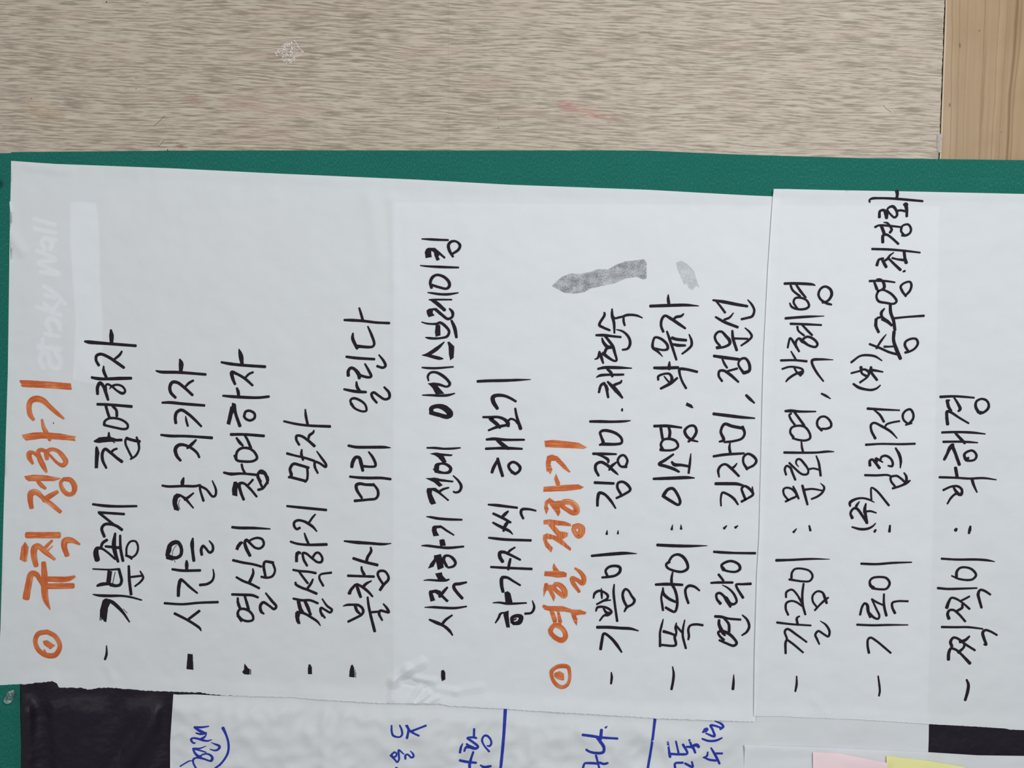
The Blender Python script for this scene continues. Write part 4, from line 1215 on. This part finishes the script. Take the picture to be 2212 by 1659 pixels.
B 50 540,1090,26 510,1100,36 460,1060,44 445,1010,44 490,985,40 600,1000,48 720,1035,50 820,1050,38 880,1030,26 915,1022,14
B 50 890,1080,10 980,1120,34 1080,1165,56 1085,1200,56 1030,1255,44 960,1262,36 875,1235,22
B 45 780,1165,16 650,1215,34 500,1222,44
B 45 500,1225,44 600,1250,40 780,1305,28
B 45 490,1225,44 530,1320,50 620,1400,60 660,1400,54
B 45 650,1400,40 700,1360,34 790,1340,38 880,1370,48 925,1430,56 900,1495,56 850,1495,40 750,1460,40 640,1430,48 560,1430,36 500,1460,44 490,1520,40 520,1600,40 560,1670,44
B 28 200,1620,30 300,1560,30 400,1505,28 480,1490,18
B 50 1165,760,70 1230,900,50 1280,1060,48 1292,1200,50 1270,1330,48 1200,1460,46 1100,1580,44 980,1670,40
@ 820 1480 6.9125 P3
B 26 178,605,24 182,700,30 205,755,32 300,775,24 335,740,30 330,670,30 300,600,22
B 26 395,605,26 430,660,34 420,740,34 408,790,36
B 28 410,605,30 450,680,34 520,725,28 585,755,28
B 28 690,605,30 600,640,28 470,690,32
B 28 215,1005,24 180,1040,30 200,1075,28 245,1060,26 250,1015,24 215,1000,26
B 26 160,1050,22 225,1110,26 262,1150,26 290,1110,26 285,1030,30 285,970,28 360,1030,18
B 26 385,1100,30 385,1050,30 420,1035,26 470,1080,28 505,1070,28 500,1030,28 460,985,14
B 28 245,1240,36 262,1245,34
B 30 1412,655,30 1408,780,34
B 30 1445,790,30 1380,780,30 1310,790,30 1380,840,36 1470,920,34 1440,945,38 1380,935,44 1300,880,30
B 30 1265,985,28 1285,935,34 1330,920,50 1400,935,40
B 30 1240,875,16 1215,930,32 1200,1005,36
B 30 1635,990,30 1560,900,26 1530,820,30 1560,760,28 1600,755,34 1650,800,30 1668,870,30 1640,910,28 1605,905,18
B 32 1200,1125,36 1300,1145,38 1440,1160,30
B 32 1398,1000,30 1365,1100,34 1345,1180,42 1345,1245,40
B 40 1505,1195,20 1560,1225,40 1660,1210,30
B 46 1878,360,46 1850,800,42 1808,1245,42
@ 0 1359 3.687 P1
@ 20 420 3.95 U
WP 525,60 745,75 770,300 775,700 800,1100 800,1640 545,1580 570,1100 550,800 520,400
W 42 295,1480 265,1400 300,1350 340,1380 350,1450 420,1480 440,1420 400,1350
W 40 250,1300 440,1320
W 36 290,1230 275,1360
W 36 310,1190 430,1210
W 40 360,1160 320,1100 350,1060 420,1090 435,1150
W 38 240,960 440,1030
W 34 370,990 300,930
W 34 370,990 430,920
W 36 310,860 390,880
W 36 300,780 400,850 480,930
W 36 270,660 430,680 250,580 400,560 240,480
W 36 310,470 280,410 320,370 370,420 350,470
W 34 300,370 400,390
W 34 220,290 400,330
W 34 215,210 395,260"""
DEPTH = {'P1': d1, 'P2': d2, 'P3': d3, 'U': d_fabric}
def line_of(tag, c, x):
    if tag == 'U': return ('U', 0)
    if c == 'G': return ('G', 0 if x < 1400 else 1)
    if tag == 'P1': lim = [700] if c == 'O' else [325, 470, 607, 735, 867, 1012, 1175, 1399, 1516]
    elif tag == 'P2': lim = [1815, 2010]
    else: lim = [600, 960, 1072, 1095, 1320, 1425]
    return (tag + c, sum(x > l for l in lim))
groups = {}
ox = oy = 0; sc = 1; tag = 'P1'; serial = 0
for l in INK.strip().split('\n'):
    t = l.split()
    if t[0] == '@': ox, oy, sc = map(float, t[1:4]); tag = t[4]; continue
    k = t[0]
    if k in ('P', 'OP', 'BP', 'GP', 'WP'):
        pts = [tuple(float(a) for a in q.split(',')) for q in t[1:]]
        pts = [(ox + x_ / sc, oy + y_ / sc) for x_, y_ in pts]
        c = 'K' if k == 'P' else k[0]; kind = 'P'
    else:
        w0 = float(t[1]); pts = []
        for q in t[2:]:
            v = [float(a) for a in q.split(',')]
            pts.append((ox + v[0] / sc, oy + v[1] / sc, (v[2] if len(v) > 2 else w0) * 1.07 / sc))
        c = k; kind = 'S'
    cx = sum(p[0] for p in pts) / len(pts)
    groups.setdefault(line_of(tag, c, cx), []).append((c, kind, pts, tag))

def ink_mesh(items):
    global serial
    V = []; F = []; U = []
    for c, kind, pts, tag in items:
        serial += 1
        dep = DEPTH[tag]; lift = (.00022 if tag != 'U' else .00018) + (serial % 37) * 2.5e-6
        if kind == 'P':
            # roughened outline, triangulated with inner points so it follows the relief
            o = []
            for (a, b), (c_, e) in zip(pts, pts[1:] + pts[:1]):
                L = math.hypot(c_ - a, e - b); n_ = max(1, int(L / 3.2))
                for i in range(n_):
                    t = i / n_; j = .22 if 0 < i else .05
                    o.append((a + (c_ - a) * t + random.uniform(-j, j), b + (e - b) * t + random.uniform(-j, j)))
            xs = [p[0] for p in o]; ys = [p[1] for p in o]
            P2 = [Vector(p) for p in o]
            y_ = min(ys) + 3
            while y_ < max(ys):
                x_ = min(xs) + 3
                while x_ < max(xs):
                    if inpoly(x_, y_, o): P2.append(Vector((x_, y_)))
                    x_ += 6
                y_ += 6
            vv, _, ff, _, _, _ = delaunay_2d_cdt(P2, [], [list(range(len(o)))], 1, 1e-4)
            k0 = len(V)
            ww, hh = max(xs) - min(xs), max(ys) - min(ys)
            for v in vv:
                V.append(P(v.x, v.y, dep(v.x, v.y) + lift))
                U.append((v.x, v.y / 14) if ww >= hh else (v.y, v.x / 14))
            for f in ff:
                a, b, c3 = (V[k0 + i] for i in f)
                f = [k0 + i for i in f]
                F.append(tuple(f) if (b - a).cross(c3 - a).y < 0 else tuple(f[::-1]))
            continue
        q = spline(pts, 6)
        if len(q) == 1: q = [q[0], (q[0][0], q[0][1] + .1, q[0][2])]
        # resample: drop tiny steps, split long ones
        r = [q[0]]
        for p in q[1:]:
            L = math.hypot(p[0] - r[-1][0], p[1] - r[-1][1])
            if L < .5 and p is not q[-1]: continue
            n_ = max(1, int(L / 6)); a = r[-1]
            for i in range(1, n_ + 1): r.append(tuple(a[j] + (p[j] - a[j]) * i / n_ for j in range(3)))
        q = r; n_ = len(q)
        dirs = []
        for i in range(n_):
            a = q[max(0, i - 1)]; b = q[min(n_ - 1, i + 1)]
            L = math.hypot(b[0] - a[0], b[1] - a[1]) or 1; dirs.append(((b[0] - a[0]) / L, (b[1] - a[1]) / L))
        def ring(x_, y_, hw, dx, dy, u):
            k = len(V)
            for s_, vv in ((-1, 0), (0, .5), (1, 1)):
                X, Y = x_ - dy * hw * s_, y_ + dx * hw * s_
                V.append(P(X, Y, dep(X, Y) + lift)); U.append((u, vv + serial * 1.7))
            return k
        rings = []
        sq = .62 if c == 'O' else .85
        dx, dy = dirs[0]; x_, y_, w_ = q[0]
        for a in (75, 45, 20): rings.append(ring(x_ - dx * w_ / 2 * sq * math.sin(math.radians(a)), y_ - dy * w_ / 2 * sq * math.sin(math.radians(a)), w_ / 2 * math.cos(math.radians(a)) ** .7, dx, dy, 0))
        u = 0
        for i in range(n_):
            if i: u += math.hypot(q[i][0] - q[i - 1][0], q[i][1] - q[i - 1][1])
            jj = 1 + random.uniform(-.035, .035)
            rings.append(ring(q[i][0], q[i][1], q[i][2] / 2 * jj, dirs[i][0], dirs[i][1], u))
        dx, dy = dirs[-1]; x_, y_, w_ = q[-1]
        for a in (20, 45, 75): rings.append(ring(x_ + dx * w_ / 2 * sq * math.sin(math.radians(a)), y_ + dy * w_ / 2 * sq * math.sin(math.radians(a)), w_ / 2 * math.cos(math.radians(a)) ** .7, dx, dy, u))
        for a, b in zip(rings, rings[1:]):
            F += [(a, a + 1, b + 1, b), (a + 1, a + 2, b + 2, b + 1)]
    # face every quad to the room
    G = []
    for f in F:
        n = (V[f[1]] - V[f[0]]).cross(V[f[2]] - V[f[0]])
        if len(f) == 4: n += (V[f[2]] - V[f[0]]).cross(V[f[3]] - V[f[0]])
        G.append(f if n.y < 0 else f[::-1])
    return V, G, U

NAMES = {
 ('P1O', 0): (paper1, 'handwritten_heading', 'streaky orange heading at the far end of the sheet, with a ringed dot', M_orange),
 ('P1O', 1): (paper1, 'handwritten_heading', 'second orange heading amid the black lines, with a ringed dot', M_orange),
 ('P1K', 0): (paper1, 'handwritten_line', 'black marker line beside the first orange heading', M_black),
 ('P1K', 1): (paper1, 'handwritten_line', 'second black line of the rules, bold ribbed dash', M_black),
 ('P1K', 2): (paper1, 'handwritten_line', 'third black line of the rules', M_black),
 ('P1K', 3): (paper1, 'handwritten_line', 'short fourth black line of the rules', M_black),
 ('P1K', 4): (paper1, 'handwritten_line', 'fifth black line of the rules, widely spaced', M_black),
 ('P1K', 5): (paper1, 'handwritten_line', 'long sixth black line of the rules in thick strokes', M_black),
 ('P1K', 6): (paper1, 'handwritten_line', 'seventh black line without a dash', M_black),
 ('P1K', 7): (paper1, 'handwritten_line', 'black line next to the second orange heading', M_black),
 ('P1K', 8): (paper1, 'handwritten_line', 'second black line of the roles', M_black),
 ('P1K', 9): (paper1, 'handwritten_line', 'black line nearest the overlapping sheet', M_black),
 ('P2K', 0): (paper2, 'handwritten_line', 'first black line of the overlapping sheet', M_black),
 ('P2K', 1): (paper2, 'handwritten_line', 'longest black line with two small brackets', M_black),
 ('P2K', 2): (paper2, 'handwritten_line', 'last black line, ending halfway', M_black),
 ('P3B', 0): (paper3, 'handwritten_line', 'small blue word half ringed by a curve', M_blue),
 ('P3B', 1): (paper3, 'handwritten_line', 'short blue word of two syllables', M_blue),
 ('P3B', 2): (paper3, 'handwritten_line', 'blue writing left of the first ruled line', M_blue),
 ('P3B', 3): (paper3, 'ruled_line', 'straight blue ruled line', M_blue),
 ('P3B', 4): (paper3, 'handwritten_line', 'large blue letters and a dot', M_blue),
 ('P3B', 5): (paper3, 'ruled_line', 'second blue ruled line, slightly slanted', M_blue),
 ('P3B', 6): (paper3, 'handwritten_line', 'crowded blue writing beside the second ruled line', M_blue),
 ('G', 0): (paper1, 'smudge', 'long grainy grey smudge', M_smudge),
 ('G', 1): (paper1, 'smudge', 'short pale grey smudge', M_smudge2),
 ('U', 0): (hang, 'printed_label', 'white printed title and box showing faintly through the paper', M_print),
}
def clusters(items):
    """strokes that share a stretch of the writing line belong to one character"""
    it = sorted(([min(p[1] for p in i[2]) - 1, max(p[1] for p in i[2]) + 1, [i]] for i in items), key=lambda q: q[0])
    done = False
    while not done:
        done = True
        for a in range(len(it)):
            for b in range(a + 1, len(it)):
                ov = min(it[a][1], it[b][1]) - max(it[a][0], it[b][0])
                if ov > .38 * min(it[a][1] - it[a][0], it[b][1] - it[b][0]) and max(it[a][1], it[b][1]) - min(it[a][0], it[b][0]) < (130 if it[a][2][0][0] != 'W' else 80):
                    it[a] = [min(it[a][0], it[b][0]), max(it[a][1], it[b][1]), it[a][2] + it[b][2]]
                    del it[b]; done = False; break
            if not done: break
    return [q[2] for q in it]
for key, items in groups.items():
    par, nm, lab, mat = NAMES[key]
    cl = clusters(items)
    if nm in ('smudge', 'ruled_line') or len(cl) == 1:
        V, F, U = ink_mesh(items)
        o = obj(nm, V, F, mat, par, smooth=True, uvs=U)
    else:
        e = items[0][2][0]
        o = empty(nm, (0, 0, 0)); o.parent = par
        loc = P(e[0], e[1], DEPTH[items[0][3]](e[0], e[1])); o.location = loc - par.location
        for q in cl:
            V, F, U = ink_mesh(q)
            ch = obj('printed_letter' if key[0] == 'U' else 'written_character', V, F, mat, None, smooth=True, uvs=U)
            ch.location = ch.location - loc; ch.parent = o
    o['label'] = lab

# ---------------------------------------------------------------- clear push pin
def lathe(name, prof, base, axis, mat, parent, seg_=28):
    """prof: (radius, height) along axis from base"""
    q = axis.to_track_quat('Z', 'Y').to_matrix()
    V = []; F = []
    for r_, h_ in prof:
        for k in range(seg_):
            a = 2 * math.pi * k / seg_
            V.append(base + q @ Vector((r_ * math.cos(a), r_ * math.sin(a), h_)))
    n_ = len(prof)
    for i in range(n_ - 1):
        for k in range(seg_):
            F.append((i * seg_ + k, i * seg_ + (k + 1) % seg_, (i + 1) * seg_ + (k + 1) % seg_, (i + 1) * seg_ + k))
    F.append(tuple(range(seg_))[::-1]); F.append(tuple((n_ - 1) * seg_ + k for k in range(seg_)))
    o = obj(name, V, F, mat, parent)
    bm = bmesh.new(); bm.from_mesh(o.data); bmesh.ops.recalc_face_normals(bm, faces=bm.faces); bm.to_mesh(o.data); bm.free()
    for p in o.data.polygons: p.use_smooth = len(p.vertices) == 4
    return o
bx, by = 25.0, 1499.0
bd = d_border(bx, by) + .0003
base = P(bx, by, bd)
tip = P(16.5, 1513.5, bd + .0125)
axis = (tip - base).normalized()
pin = setp(empty('push_pin', base), 'clear plastic push pin stuck in the green felt border', 'push pin')
r = .0048
lathe('pin_head', [(.35 * r, .0001), (.95 * r, .0003), (r, .0008), (.97 * r, .0014), (.62 * r, .0020), (.47 * r, .0030), (.42 * r, .0055), (.46 * r, .0078), (.62 * r, .0088),
                   (.80 * r, .0096), (.86 * r, .0108), (.80 * r, .0120), (.60 * r, .0128), (.2 * r, .0131)], base, axis, M_clear, pin)
lathe('pin_needle', [(.0005, -.004), (.0005, .0035), (.0003, .0045)], base, axis, M_steel, pin, 10)
